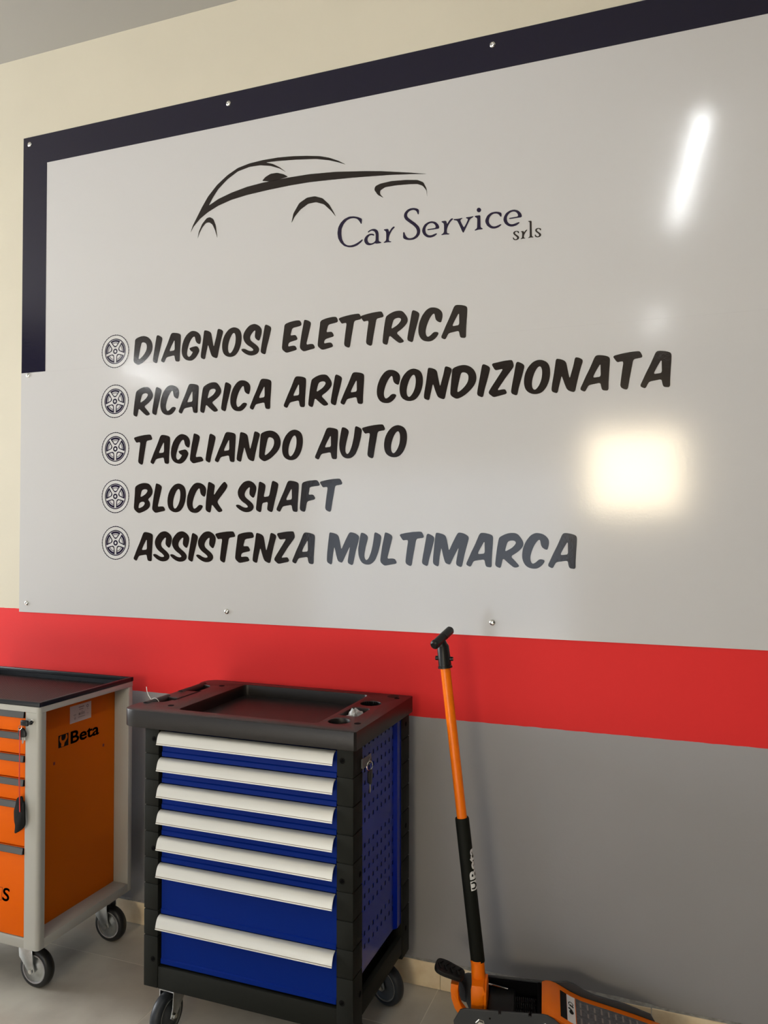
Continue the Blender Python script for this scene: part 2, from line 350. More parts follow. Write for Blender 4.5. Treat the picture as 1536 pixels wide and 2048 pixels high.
# flat print outlines of the sign: x, z on the wall in metres
GLYPH={'D':[[(.0073,.0998),(.023,.1065),(.0398,.1095),(.0566,.1077),(.0722,.0994),(.0831,.0866),(.0884,.0703),(.0869,.0525),(.0787,.0372),(.0645,.0224),(.0454,.0078),(.0238,-.001),(.0117,.0043),(.0,.0141),(.0013,.0351),(.0039,.065),(.0062,.0869)],[(.0371,.0844),(.0472,.0851),(.0568,.0808),(.0617,.0724),(.0606,.0565),(.0523,.0422),(.0381,.0283),(.0232,.0194),(.0259,.0372),(.0311,.0608)]],'I':[[(.0182,.1087),(.0324,.1035),(.0448,.0946),(.0397,.0733),(.0328,.0481),(.0259,.0249),(.0207,-.0001),(.0107,.0026),(.0,.0093),(.0034,.0325),(.0091,.0618),(.0141,.0892)]],'A':[[(.045,.1064),(.0519,.1107),(.0682,.1089),(.0821,.1052),(.0898,.0996),(.0892,.0781),(.0871,.0509),(.0855,.0236),(.0852,.0002),(.0748,.0002),(.0662,.0026),(.0631,.0136),(.0614,.0251),(.0456,.0227),(.0274,.0202),(.0223,.0126),(.0163,.0003),(.0083,.0028),(.0,.0084),(.0081,.0255),(.0174,.0465),(.0289,.0693),(.0381,.0902)],[(.0619,.0843),(.062,.0647),(.0624,.044),(.0513,.0429),(.0385,.0416),(.0453,.0562),(.0534,.0703)]],'G':[[(.0426,.1107),(.0586,.1093),(.0734,.1022),(.0832,.0907),(.0855,.0769),(.0838,.0655),(.0809,.0576),(.0714,.0603),(.0623,.0692),(.0592,.0849),(.0553,.0895),(.0462,.0841),(.0361,.0693),(.0282,.0485),(.0237,.0294),(.0254,.0195),(.033,.0135),(.041,.0184),(.0511,.0322),(.0431,.0337),(.0328,.0462),(.0453,.0501),(.068,.0532),(.0795,.0377),(.075,.0255),(.0638,.0098),(.0479,-.0006),(.032,-.0001),(.0147,.0067),(.0031,.0212),(.0,.041),(.0029,.0623),(.0108,.0831),(.0244,.1005)]],'N':[[(.0145,.1072),(.0208,.108),(.0343,.1042),(.0455,.0968),(.0489,.0802),(.0529,.0587),(.0565,.043),(.0613,.0618),(.0679,.0844),(.0726,.108),(.0799,.1079),(.0899,.1039),(.0974,.0972),(.0901,.0748),(.0836,.0504),(.0782,.0279),(.0723,.0005),(.0617,.0023),(.0483,.009),(.0403,.0289),(.0319,.055),(.029,.0413),(.0236,.0205),(.0196,.0002),(.0102,.0022),(.0,.0078),(.0021,.028),(.0076,.0585),(.0115,.0852)]],'O':[[(.0469,.1095),(.0622,.1059),(.0752,.0972),(.0818,.0814),(.0824,.0605),(.0788,.0399),(.0702,.0198),(.0562,.0047),(.0387,.0003),(.0212,.0035),(.0068,.0141),(.0005,.0309),(.0,.0501),(.0043,.0708),(.0141,.0891),(.0294,.104)],[(.0509,.0888),(.0558,.0817),(.0576,.0683),(.0555,.0475),(.0484,.0291),(.0386,.0165),(.0325,.0147),(.0266,.0212),(.025,.0347),(.0275,.0517),(.034,.0702),(.0427,.0847)]],'S':[[(.0529,.1141),(.0647,.1112),(.0775,.1034),(.086,.0914),(.0857,.0783),(.0809,.0618),(.0756,.0504),(.066,.0546),(.0574,.0638),(.0574,.0751),(.0601,.0899),(.0541,.0885),(.0445,.0799),(.0375,.0673),(.0393,.0559),(.0522,.0454),(.0672,.0348),(.0762,.0228),(.0737,.0098),(.0609,.0014),(.0417,-.0005),(.0245,.0051),(.0093,.0148),(.0,.0246),(.0071,.0282),(.0179,.0264),(.0309,.0188),(.0438,.0159),(.0534,.0189),(.0437,.0291),(.0286,.0378),(.0156,.0502),(.0087,.066),(.0101,.081),(.0197,.0962),(.0347,.1101)]],'E':[[(.0107,.1018),(.0317,.1082),(.0523,.111),(.0666,.1111),(.0737,.1081),(.0797,.0915),(.0605,.0881),(.0417,.0857),(.038,.0734),(.034,.0595),(.0442,.0603),(.0545,.06),(.0596,.0531),(.0636,.0428),(.0464,.0395),(.0279,.0354),(.0244,.0209),(.0361,.0227),(.0495,.0232),(.0557,.0194),(.0612,.0075),(.0403,.003),(.0187,-.0009),(.0094,.0054),(.0,.0145),(.002,.0357),(.006,.065),(.0091,.087)]],'L':[[(.017,.1107),(.0225,.1102),(.0346,.1063),(.0452,.098),(.0398,.0765),(.0328,.0497),(.0254,.022),(.0389,.0239),(.051,.0234),(.0561,.0185),(.0609,.0071),(.039,.0034),(.0167,-.0011),(.0086,.0039),(.0,.0128),(.0024,.0338),(.0074,.0647),(.0134,.0917)]],'T':[[(.0,.1041),(.0246,.1095),(.051,.1129),(.0748,.1139),(.0808,.1113),(.0885,.0938),(.0726,.0918),(.0602,.0899),(.0561,.0666),(.0504,.037),(.044,-.0005),(.0339,.0007),(.0218,.009),(.024,.0299),(.0274,.0557),(.032,.0858),(.0224,.0857),(.0139,.084),(.0078,.0922)]],'R':[[(.0158,.0972),(.0299,.105),(.0448,.1098),(.0615,.1104),(.0726,.1071),(.0818,.0966),(.0901,.0836),(.091,.0713),(.0837,.0597),(.0689,.047),(.05,.036),(.0615,.0249),(.0789,.0056),(.0708,.0013),(.0616,.0007),(.0542,.0053),(.0411,.016),(.0258,.03),(.0225,.0158),(.0184,-.0015),(.0113,-.0005),(.0,.0053),(.0019,.0264),(.0056,.0561),(.0093,.0787),(.0125,.0925)],[(.0401,.0812),(.0485,.0857),(.0596,.0864),(.067,.0822),(.0661,.0753),(.0559,.0639),(.043,.0563),(.0318,.0508),(.0355,.0658)]],'C':[[(.0505,.1102),(.0631,.1076),(.0756,.1003),(.0836,.0893),(.0841,.0755),(.0809,.0637),(.0786,.0572),(.0702,.0595),(.0613,.0664),(.0581,.0761),(.0568,.0866),(.0532,.0895),(.0452,.0825),(.0362,.0678),(.029,.0494),(.0254,.0324),(.0272,.0201),(.0326,.0131),(.0416,.0172),(.0524,.0275),(.0613,.0285),(.0709,.0247),(.0684,.0166),(.0595,.0062),(.047,-.0014),(.0326,-.0019),(.0182,.0018),(.0073,.0114),(.0004,.0276),(.0,.045),(.0033,.0638),(.0127,.0856),(.0271,.1033),(.0398,.1098)]],'Z':[[(.0106,.1066),(.0289,.1095),(.0525,.1133),(.0759,.1144),(.0796,.1108),(.0845,.0943),(.0759,.082),(.0591,.0615),(.0298,.02),(.0423,.0217),(.0524,.0228),(.0574,.02),(.0624,.0077),(.0423,.0034),(.0187,-.0018),(.0102,.0044),(.0,.0134),(.0085,.028),(.0272,.0552),(.0494,.088),(.0356,.0856),(.0238,.0844),(.0179,.0927)]],'B':[[(.0053,.0999),(.0233,.1096),(.0443,.1137),(.0652,.1118),(.0771,.1037),(.0868,.0863),(.0857,.0715),(.0775,.0605),(.0645,.0503),(.0732,.042),(.0762,.0284),(.0689,.0162),(.0481,.0052),(.0242,-.0022),(.0122,.0041),(.0,.0154),(.0013,.0353),(.0041,.0701)],[(.0361,.0846),(.046,.0894),(.0579,.0892),(.0639,.0842),(.0566,.0731),(.0432,.0646),(.0298,.0588)],[(.0254,.037),(.0359,.0419),(.0464,.0418),(.0515,.0361),(.045,.0262),(.0331,.0201),(.0211,.0167)]],'K':[[(.0111,.1126),(.0217,.1107),(.0412,.1001),(.038,.0847),(.0348,.0618),(.0524,.0844),(.0674,.1021),(.0803,.113),(.088,.1064),(.0941,.0969),(.0881,.0839),(.0718,.0651),(.0493,.0392),(.061,.0225),(.0746,.0057),(.0639,.0011),(.0556,.0006),(.0445,.0107),(.0272,.0304),(.0251,.0156),(.0218,-.0011),(.0112,.0013),(.0,.0085),(.0012,.0349),(.0052,.0708)]],'H':[[(.0129,.1105),(.0262,.1061),(.0405,.0974),(.0374,.078),(.0315,.0538),(.0423,.055),(.0536,.0563),(.0595,.0832),(.0656,.1118),(.0766,.1093),(.0922,.1007),(.0861,.0717),(.0769,.0385),(.0673,-.0011),(.0551,.002),(.0456,.0082),(.0471,.0221),(.0493,.036),(.0376,.0347),(.0266,.032),(.0241,.0167),(.0217,-.0012),(.0093,.0023),(.0,.0085),(.0028,.0336),(.0074,.07)]],'F':[[(.0085,.1026),(.0297,.1083),(.0629,.1109),(.0704,.1075),(.08,.091),(.0599,.0892),(.0383,.0863),(.0374,.074),(.0338,.0591),(.045,.0603),(.054,.0594),(.0622,.044),(.045,.0404),(.0287,.0367),(.0255,.0209),(.0216,-.0001),(.0104,.0013),(.0,.0074),(.0011,.0293),(.005,.0649)]],'M':[[(.0098,.1098),(.0165,.1102),(.032,.1067),(.0441,.1004),(.0496,.0781),(.0545,.0506),(.065,.074),(.0759,.0953),(.0836,.109),(.0901,.1116),(.1064,.1081),(.1224,.0977),(.1172,.0766),(.1086,.0471),(.0981,-.0011),(.0879,.0008),(.0777,.0076),(.0814,.0319),(.0877,.0637),(.0759,.0424),(.0584,.0066),(.0507,.0081),(.0419,.0122),(.0353,.0333),(.0287,.063),(.0242,.0374),(.0198,-.0008),(.0098,.002),(.0,.0093),(.0013,.0371),(.0053,.0756)]],'U':[[(.0126,.1103),(.0257,.1066),(.0376,.0961),(.0329,.0784),(.027,.0563),(.0234,.0364),(.0239,.0231),(.0306,.0155),(.0389,.0234),(.0472,.0433),(.0542,.072),(.0596,.112),(.0706,.109),(.0857,.0996),(.0813,.0722),(.0731,.0415),(.0614,.0149),(.0449,.0019),(.0259,.0016),(.0116,.0097),(.002,.0294),(.0,.0537),(.0043,.0826),(.0095,.1069)]]}
LINES=[('DIAGNOSI ELETTRICA',[('D',-1.9493,2.1117),('I',-1.8607,2.1115),('A',-1.8241,2.1114),('G',-1.7315,2.1111),('N',-1.6478,2.1109),('O',-1.5562,2.1107),('S',-1.477,2.1104),('I',-1.3965,2.1102),('E',-1.3107,2.11),('L',-1.2401,2.1098),('E',-1.171,2.1096),('T',-1.0925,2.1094),('T',-1.0112,2.1092),('R',-0.9295,2.1089),('I',-0.8415,2.1087),('C',-0.8022,2.1086),('A',-0.7245,2.1084)]),('RICARICA ARIA CONDIZIONATA',[('R',-1.9486,1.915),('I',-1.8626,1.9148),('C',-1.8249,1.9147),('A',-1.7443,1.9145),('R',-1.649,1.9142),('I',-1.5598,1.914),('C',-1.5208,1.9139),('A',-1.4411,1.9137),('A',-1.304,1.9133),('R',-1.2064,1.9131),('I',-1.1208,1.9128),('A',-1.0848,1.9128),('C',-0.9495,1.9124),('O',-0.868,1.9122),('N',-0.7832,1.912),('D',-0.6928,1.9117),('I',-0.6037,1.9115),('Z',-0.567,1.9114),('I',-0.4936,1.9112),('O',-0.4519,1.9111),('N',-0.3665,1.9109),('A',-0.2796,1.9106),('T',-0.1826,1.9104),('A',-0.1039,1.9102)]),('TAGLIANDO AUTO',[('T',-1.9466,1.7296),('A',-1.8692,1.7293),('G',-1.7768,1.729),('L',-1.6929,1.7288),('I',-1.6249,1.7286),('A',-1.586,1.7285),('N',-1.4932,1.7282),('D',-1.4014,1.7279),('O',-1.3084,1.7276),('A',-1.1811,1.7273),('U',-1.0879,1.727),('T',-1.0056,1.7267),('O',-0.9232,1.7265)]),('BLOCK SHAFT',[('B',-1.9432,1.5465),('L',-1.8594,1.5465),('O',-1.7903,1.5465),('C',-1.7048,1.5465),('K',-1.6234,1.5465),('S',-1.4967,1.5465),('H',-1.413,1.5466),('A',-1.3311,1.5466),('F',-1.2379,1.5466),('T',-1.1623,1.5466)]),('ASSISTENZA MULTIMARCA',[('A',-1.944,1.3633),('S',-1.855,1.3635),('S',-1.7783,1.3637),('I',-1.6984,1.3639),('S',-1.6644,1.364),('T',-1.5833,1.3641),('E',-1.4977,1.3643),('N',-1.4259,1.3645),('Z',-1.3397,1.3647),('A',-1.2682,1.3649),('M',-1.1335,1.3652),('U',-1.0167,1.3654),('L',-0.9366,1.3656),('T',-0.8688,1.3658),('I',-0.7897,1.3659),('M',-0.7515,1.366),('A',-0.6406,1.3663),('R',-0.5449,1.3665),('C',-0.4584,1.3667),('A',-0.3791,1.3669)])]
LOGO=[[(-1.6953,2.5885),(-1.6841,2.6163),(-1.6643,2.6478),(-1.6447,2.6791),(-1.6195,2.7144),(-1.5806,2.7521),(-1.5364,2.7814),(-1.4926,2.8009),(-1.4439,2.8097),(-1.3904,2.8128),(-1.3271,2.8118),(-1.2699,2.807),(-1.2135,2.799),(-1.163,2.7893),(-1.128,2.778),(-1.0933,2.7618),(-1.0647,2.7435),(-1.0932,2.7559),(-1.1279,2.7688),(-1.178,2.7816),(-1.2544,2.7919),(-1.327,2.7991),(-1.377,2.8021),(-1.348,2.7917),(-1.3217,2.7758),(-1.2956,2.7538),(-1.3217,2.7711),(-1.3585,2.7864),(-1.4009,2.7956),(-1.4438,2.7968),(-1.4926,2.7879),(-1.5363,2.766),(-1.5749,2.7358),(-1.5998,2.7057),(-1.6159,2.6804),(-1.5747,2.6991),(-1.5195,2.714),(-1.4543,2.7257),(-1.39,2.731),(-1.2903,2.7334),(-1.2031,2.7323),(-1.103,2.7247),(-1.0055,2.7114),(-0.9895,2.709),(-0.9359,2.7004),(-0.883,2.6896),(-0.8258,2.6775),(-0.772,2.6651),(-0.8258,2.6726),(-0.8988,2.6816),(-0.9733,2.6883),(-1.0438,2.6942),(-1.1268,2.6995),(-1.2031,2.7037),(-1.2798,2.7038),(-1.3687,2.7009),(-1.4541,2.6957),(-1.5194,2.6876),(-1.5746,2.674),(-1.6192,2.6561),(-1.6529,2.6365),(-1.6812,2.611)],[(-1.3927,2.7376),(-1.3795,2.7497),(-1.3584,2.7581),(-1.3321,2.7577),(-1.3059,2.7485),(-1.2877,2.7363),(-1.3111,2.7334),(-1.3372,2.7313),(-1.3635,2.7312)],[(-1.6638,2.5624),(-1.6583,2.5885),(-1.6443,2.6158),(-1.6247,2.635),(-1.6106,2.637),(-1.5955,2.6276),(-1.5853,2.603),(-1.5783,2.5539),(-1.588,2.5841),(-1.5993,2.6073),(-1.6133,2.6179),(-1.6274,2.6174),(-1.6442,2.6012),(-1.6554,2.5832)],[(-1.2742,2.5682),(-1.2666,2.602),(-1.2436,2.6358),(-1.213,2.6507),(-1.1827,2.6513),(-1.1525,2.6395),(-1.1275,2.6144),(-1.1101,2.5846),(-1.1016,2.5675),(-1.12,2.5906),(-1.1474,2.6173),(-1.1776,2.6294),(-1.2079,2.6283),(-1.2384,2.6119),(-1.2614,2.5896)],[(-0.9251,2.6072),(-0.9464,2.6204),(-0.9598,2.6399),(-0.9561,2.6519),(-0.9385,2.6578),(-0.8988,2.6606),(-0.8465,2.6565),(-0.8052,2.6501),(-0.7847,2.6391),(-0.7735,2.6168),(-0.7709,2.587),(-0.7745,2.6111),(-0.7872,2.6277),(-0.8052,2.6363),(-0.8361,2.6401),(-0.883,2.6433),(-0.9199,2.6429),(-0.9384,2.6342),(-0.9384,2.6217)]]
CARSERVICE=[[(-1.0043,2.5472),(-1.0051,2.5305),(-1.0082,2.5295),(-1.0137,2.5397),(-1.0216,2.5488),(-1.0326,2.5533),(-1.0452,2.5543),(-1.0595,2.5503),(-1.0721,2.5388),(-1.0801,2.5223),(-1.0808,2.5047),(-1.0784,2.4867),(-1.0704,2.471),(-1.0593,2.463),(-1.0466,2.4607),(-1.0324,2.4626),(-1.0183,2.4681),(-1.0034,2.4768),(-1.0003,2.4745),(-1.0058,2.4672),(-1.0214,2.4575),(-1.0371,2.4537),(-1.0529,2.4549),(-1.0704,2.4615),(-1.0847,2.475),(-1.0936,2.4916),(-1.0963,2.5097),(-1.0936,2.5285),(-1.0849,2.5435),(-1.0706,2.5555),(-1.0531,2.5612),(-1.0358,2.5603),(-1.0185,2.555)],[(-0.984,2.4993),(-0.9762,2.5048),(-0.9654,2.5073),(-0.9546,2.5056),(-0.9461,2.4987),(-0.943,2.4882),(-0.943,2.4636),(-0.9391,2.4602),(-0.933,2.4573),(-0.9345,2.4546),(-0.953,2.4548),(-0.9561,2.4573),(-0.9653,2.4534),(-0.9777,2.4521),(-0.9886,2.4563),(-0.9956,2.4659),(-0.9964,2.4762),(-0.9902,2.4856),(-0.9809,2.4909),(-0.97,2.492),(-0.9607,2.489),(-0.9584,2.4851),(-0.9615,2.4833),(-0.9685,2.4864),(-0.9762,2.486),(-0.9824,2.4802),(-0.9843,2.4718),(-0.9808,2.4626),(-0.9731,2.4584),(-0.9638,2.459),(-0.9561,2.4638),(-0.9545,2.4694),(-0.9542,2.4882),(-0.9577,2.4966),(-0.9654,2.5012),(-0.9731,2.5008),(-0.9809,2.496)],[(-0.9246,2.5002),(-0.9086,2.5002),(-0.9055,2.4876),(-0.8995,2.4983),(-0.8911,2.5051),(-0.8858,2.5044),(-0.8851,2.5014),(-0.8934,2.4953),(-0.901,2.4841),(-0.9055,2.4732),(-0.907,2.4619),(-0.904,2.4572),(-0.8971,2.4563),(-0.8986,2.4529),(-0.9116,2.4546),(-0.9238,2.4537),(-0.9261,2.4564),(-0.9192,2.4591),(-0.9162,2.4645),(-0.9162,2.4861),(-0.9177,2.4928),(-0.9246,2.4973)],[(-0.7996,2.5483),(-0.8004,2.5342),(-0.8041,2.534),(-0.807,2.543),(-0.813,2.5495),(-0.8219,2.5522),(-0.8323,2.5501),(-0.8398,2.544),(-0.842,2.5358),(-0.8383,2.5281),(-0.8263,2.5179),(-0.8115,2.506),(-0.7996,2.493),(-0.7949,2.4796),(-0.7966,2.4671),(-0.8055,2.4569),(-0.8188,2.4515),(-0.8352,2.4522),(-0.8487,2.4561),(-0.8562,2.462),(-0.8555,2.4819),(-0.851,2.4813),(-0.848,2.4709),(-0.8412,2.4615),(-0.8323,2.4578),(-0.8203,2.4588),(-0.8099,2.466),(-0.8062,2.4769),(-0.81,2.4887),(-0.8204,2.5001),(-0.8353,2.512),(-0.8473,2.5222),(-0.8533,2.533),(-0.8518,2.5443),(-0.8428,2.5544),(-0.8308,2.5584),(-0.8174,2.558),(-0.8056,2.5541)],[(-0.7307,2.4768),(-0.7701,2.4764),(-0.7716,2.4801),(-0.7423,2.4811),(-0.7423,2.4882),(-0.7482,2.496),(-0.7569,2.4993),(-0.7672,2.4971),(-0.776,2.4884),(-0.7782,2.4788),(-0.7753,2.4671),(-0.7672,2.4597),(-0.7569,2.4584),(-0.7467,2.4613),(-0.7387,2.4631),(-0.7365,2.46),(-0.7467,2.4529),(-0.7598,2.4508),(-0.7716,2.4533),(-0.7833,2.4625),(-0.7892,2.4746),(-0.7878,2.4858),(-0.7804,2.4975),(-0.7687,2.5037),(-0.7555,2.5051),(-0.7423,2.5008),(-0.7329,2.4911),(-0.7292,2.4822)],[(-0.6817,2.5016),(-0.6634,2.5005),(-0.652,2.5022),(-0.6506,2.5002),(-0.6584,2.4957),(-0.6563,2.4891),(-0.6463,2.469),(-0.6378,2.4825),(-0.6322,2.4955),(-0.6392,2.4986),(-0.6399,2.5019),(-0.6251,2.5015),(-0.6145,2.5025),(-0.6138,2.4999),(-0.6251,2.4946),(-0.6322,2.4817),(-0.6393,2.4674),(-0.6478,2.4512),(-0.652,2.4566),(-0.6606,2.4772),(-0.6691,2.495),(-0.6805,2.498)],[(-0.6103,2.5022),(-0.5914,2.5026),(-0.5907,2.4623),(-0.5831,2.4578),(-0.5838,2.4552),(-0.5984,2.4557),(-0.609,2.4537),(-0.6111,2.4567),(-0.6026,2.4611),(-0.6019,2.4914),(-0.604,2.4951),(-0.6103,2.4988)],[(-0.5887,2.5185),(-0.5898,2.5148),(-0.5925,2.5124),(-0.5963,2.5119),(-0.6001,2.5134),(-0.6028,2.5166),(-0.6039,2.5206),(-0.6028,2.5244),(-0.6001,2.5268),(-0.5963,2.5273),(-0.5925,2.5257),(-0.5897,2.5225)],[(-0.5222,2.4996),(-0.5222,2.488),(-0.5256,2.4875),(-0.5318,2.4968),(-0.5401,2.5007),(-0.5511,2.5002),(-0.5608,2.4926),(-0.5643,2.4807),(-0.5622,2.4708),(-0.5539,2.4615),(-0.5442,2.4588),(-0.5332,2.4615),(-0.5243,2.4646),(-0.5223,2.4613),(-0.5319,2.4544),(-0.5443,2.452),(-0.5567,2.4543),(-0.5692,2.4642),(-0.5754,2.4767),(-0.5754,2.485),(-0.5691,2.4979),(-0.5566,2.5057),(-0.5414,2.5066),(-0.5304,2.5041)],[(-0.722,2.5002),(-0.7059,2.5002),(-0.7029,2.4876),(-0.6968,2.4983),(-0.6885,2.5051),(-0.6832,2.5044),(-0.6824,2.5014),(-0.6907,2.4953),(-0.6983,2.4841),(-0.7029,2.4732),(-0.7044,2.4619),(-0.7013,2.4572),(-0.6945,2.4563),(-0.696,2.4529),(-0.7089,2.4546),(-0.7211,2.4537),(-0.7234,2.4564),(-0.7166,2.4591),(-0.7135,2.4645),(-0.7136,2.4861),(-0.7151,2.4928),(-0.722,2.4973)],[(-0.4582,2.4768),(-0.4976,2.4764),(-0.4991,2.4801),(-0.4698,2.4811),(-0.4698,2.4882),(-0.4757,2.496),(-0.4844,2.4993),(-0.4947,2.4971),(-0.5035,2.4884),(-0.5057,2.4788),(-0.5028,2.4671),(-0.4947,2.4597),(-0.4844,2.4584),(-0.4742,2.4613),(-0.4662,2.4631),(-0.464,2.46),(-0.4742,2.4529),(-0.4873,2.4508),(-0.4991,2.4533),(-0.5108,2.4625),(-0.5167,2.4746),(-0.5153,2.4858),(-0.5079,2.4975),(-0.4962,2.5037),(-0.483,2.5051),(-0.4698,2.5008),(-0.4604,2.4911),(-0.4568,2.4822)]]
SRLS=[[(-0.4661,2.4323),(-0.467,2.4274),(-0.4691,2.4268),(-0.4711,2.4317),(-0.4753,2.4335),(-0.4794,2.4315),(-0.4795,2.4278),(-0.4736,2.4224),(-0.4678,2.4179),(-0.4658,2.4131),(-0.4678,2.4083),(-0.4737,2.4062),(-0.4795,2.4065),(-0.4853,2.4098),(-0.4861,2.4157),(-0.4845,2.4172),(-0.482,2.4118),(-0.4778,2.4088),(-0.4737,2.4099),(-0.472,2.413),(-0.4753,2.4181),(-0.482,2.4235),(-0.4853,2.4289),(-0.4836,2.4337),(-0.4778,2.4359),(-0.4711,2.435)],[(-0.4608,2.4324),(-0.4517,2.4324),(-0.4508,2.4269),(-0.4463,2.4334),(-0.4413,2.4356),(-0.4397,2.4342),(-0.4455,2.4279),(-0.4492,2.4217),(-0.4509,2.4153),(-0.4505,2.4107),(-0.4459,2.4084),(-0.4472,2.4074),(-0.4546,2.4083),(-0.4604,2.407),(-0.4616,2.4084),(-0.4571,2.4111),(-0.4566,2.4244),(-0.4574,2.4295),(-0.4608,2.4307)],[(-0.4376,2.4621),(-0.4265,2.4618),(-0.4258,2.4121),(-0.4204,2.4093),(-0.4217,2.4078),(-0.4299,2.4085),(-0.4373,2.4077),(-0.4377,2.4095),(-0.4327,2.4117),(-0.4326,2.456),(-0.4335,2.4586),(-0.4372,2.46)],[(-0.3967,2.4323),(-0.3976,2.4274),(-0.3996,2.4268),(-0.4017,2.4317),(-0.4059,2.4335),(-0.41,2.4315),(-0.41,2.4278),(-0.4042,2.4224),(-0.3984,2.4179),(-0.3963,2.4131),(-0.3984,2.4083),(-0.4042,2.4062),(-0.4101,2.4065),(-0.4159,2.4098),(-0.4167,2.4157),(-0.415,2.4172),(-0.4126,2.4118),(-0.4084,2.4088),(-0.4042,2.4099),(-0.4026,2.413),(-0.4059,2.4181),(-0.4125,2.4235),(-0.4159,2.4289),(-0.4142,2.4337),(-0.4083,2.4359),(-0.4017,2.435)]]
BULLETS=[(-2.0349, 2.1723), (-2.035, 1.9783), (-2.0315, 1.7939), (-2.0299, 1.6105), (-2.0272, 1.4312)]
# ================================================================ THE SIGN
SX0, SX1, SZ0, SZ1, SEAM = -2.5045, 1.35, 1.1475, 3.0845, 2.1165
sign = thing('wall_sign', (-.58, 0, 1.1475), 'large glossy white wall sign with navy border, car drawing and list of services', 'sign')
b = nb(); box(b, SX0, SX1, -.004, -.0008, SEAM + .00006, SZ1, .0001, 1); obj('panel', b, 'sign_white', sign)
b = nb(); box(b, SX0 - .0015, SX1, -.004, -.0008, SZ0, SEAM - .00006, .0001, 1); obj('panel', b, 'sign_white', sign)
b = nb(); iz = 2.966; prism(b, [(SX0 + .0003, SZ1 - .0003), (SX1, SZ1 - .0003), (SX1, iz), (-2.3805, iz), (-2.3805, 2.1185), (SX0 + .0003, 2.1185)], 'y', -.0045, -.0039)
obj('border', b, 'sign_navy', sign, smooth=False, label='navy L-shaped border print')
def flat(name, shapes, material, y, label=None, parent=sign):
    """shapes: list of (verts, faces, (dx, dz))"""
    b = nb()
    for V, Fc, (dx, dz) in shapes: addvf(b, V, Fc, lambda v: (v.x + dx, y, v.y + dz))
    for f in b.faces: f.normal_update()
    bmesh.ops.recalc_face_normals(b, faces=b.faces)
    for f in b.faces:
        f.normal_update()
        if f.normal.y > 0: f.normal_flip()
    return obj(name, b, material, parent, smooth=False, label=label)
GC = {}
def glyph(ch, grow=0):
    if (ch, grow) not in GC: GC[ch, grow] = fill2d([soften(pl, 2) for pl in GLYPH[ch]])
    return GC[ch, grow]
for t, zz in LINES:
    flat('lettering', [(*glyph(ch), (x, z)) for ch, x, z in zz], 'sign_dark', -.0046, 'black brush capitals reading ' + t)
flat('logo_drawing', [(*fill2d([soften(pl, 1, .003)]), (0, 0)) for pl in LOGO], 'sign_dark', -.0046, 'swooping outline of a car in dark brown')
flat('lettering', [(*fill2d([soften(pl, 1, .0028)]), (0, 0)) for pl in CARSERVICE], 'sign_purple', -.0046, 'dark purple serif lettering under the car drawing')
flat('lettering', [(*fill2d([soften(pl, 1, .002)]), (0, 0)) for pl in SRLS], 'sign_dark', -.0046, 'small serif letters srls')
# wheel icons in front of each line
def wheel_shapes():
    sh = [fill2d([ring_poly(.0645, 144, wob=.0006, k=36), ring_poly(.0615, 72)]), fill2d([ring_poly(.0494, 64), ring_poly(.0455, 64)])]
    outer, inner = .0442, .0368
    wins = []; wedge = []
    for k in range(5):
        c = math.radians(90 + 72 * k); half = math.radians(31)
        P = [(outer * math.cos(c + a), outer * math.sin(c + a)) for a in [half * (1 - 2 * i / 10) for i in range(11)]]
        e = .0165; P += [(e * 1.5 * math.cos(c - half * .8), e * 1.5 * math.sin(c - half * .8)), (e * math.cos(c - .25), e * math.sin(c - .25)), (e * math.cos(c + .25), e * math.sin(c + .25)), (e * 1.5 * math.cos(c + half * .8), e * 1.5 * math.sin(c + half * .8))]
        h2 = math.radians(23.5)
        Q = [(inner * math.cos(c + a), inner * math.sin(c + a)) for a in [h2 * (1 - 2 * i / 8) for i in range(9)]]
        e = .0212; Q += [(e * 1.35 * math.cos(c - h2 * .8), e * 1.35 * math.sin(c - h2 * .8)), (e * math.cos(c - .2), e * math.sin(c - .2)), (e * math.cos(c + .2), e * math.sin(c + .2)), (e * 1.35 * math.cos(c + h2 * .8), e * 1.35 * math.sin(c + h2 * .8))]
        A = [(.0340 * math.cos(c + a), .0337 * math.sin(c + a)) for a in [h2 * (1 - 2 * i / 8) for i in range(9)]] + [(.0315 * math.cos(c - a), .0315 * math.sin(c - a)) for a in [h2 * (1 - 2 * i / 8) for i in range(9)]]
        sh += [fill2d([soften(P, 1, .001), soften(Q, 1, .001)]), fill2d([A])]
    sh.append(fill2d([ring_poly(.0105, 32), ring_poly(.0048, 24)]))
    return sh
WS = wheel_shapes(); DISC = fill2d([ring_poly(.0655, 64)])
for (x, z) in BULLETS:
    o = flat('wheel_icon', [(*DISC, (x, z))], 'sign_pale', -.0044)
    flat('wheel_drawing', [(*s, (x, z)) for s in WS], 'sign_purple', -.0047, parent=o)
def screw_mesh(x, y, z, r, par, nm='screw', ax=(0, -1, 0), m_='chrome'):
    b = nb(); lathe(b, [(0, r), (r * .18, r), (r * .45, r * .8), (r * .6, r * .45), (r * .62, .3 * r), (r * .4, .28 * r), (r * .4, 0)], (x, y, z), ax, 20); obj(nm, b, m_, par)
for (x, z) in [(-2.472, 3.055), (-1.534, 3.046), (-.551, 3.05), (.43, 3.05), (-2.469, 2.108), (-2.466, 1.184), (-1.531, 1.187), (-.554, 1.191), (.43, 1.19)]:
    screw_mesh(x, -.004, z, .0095, sign)

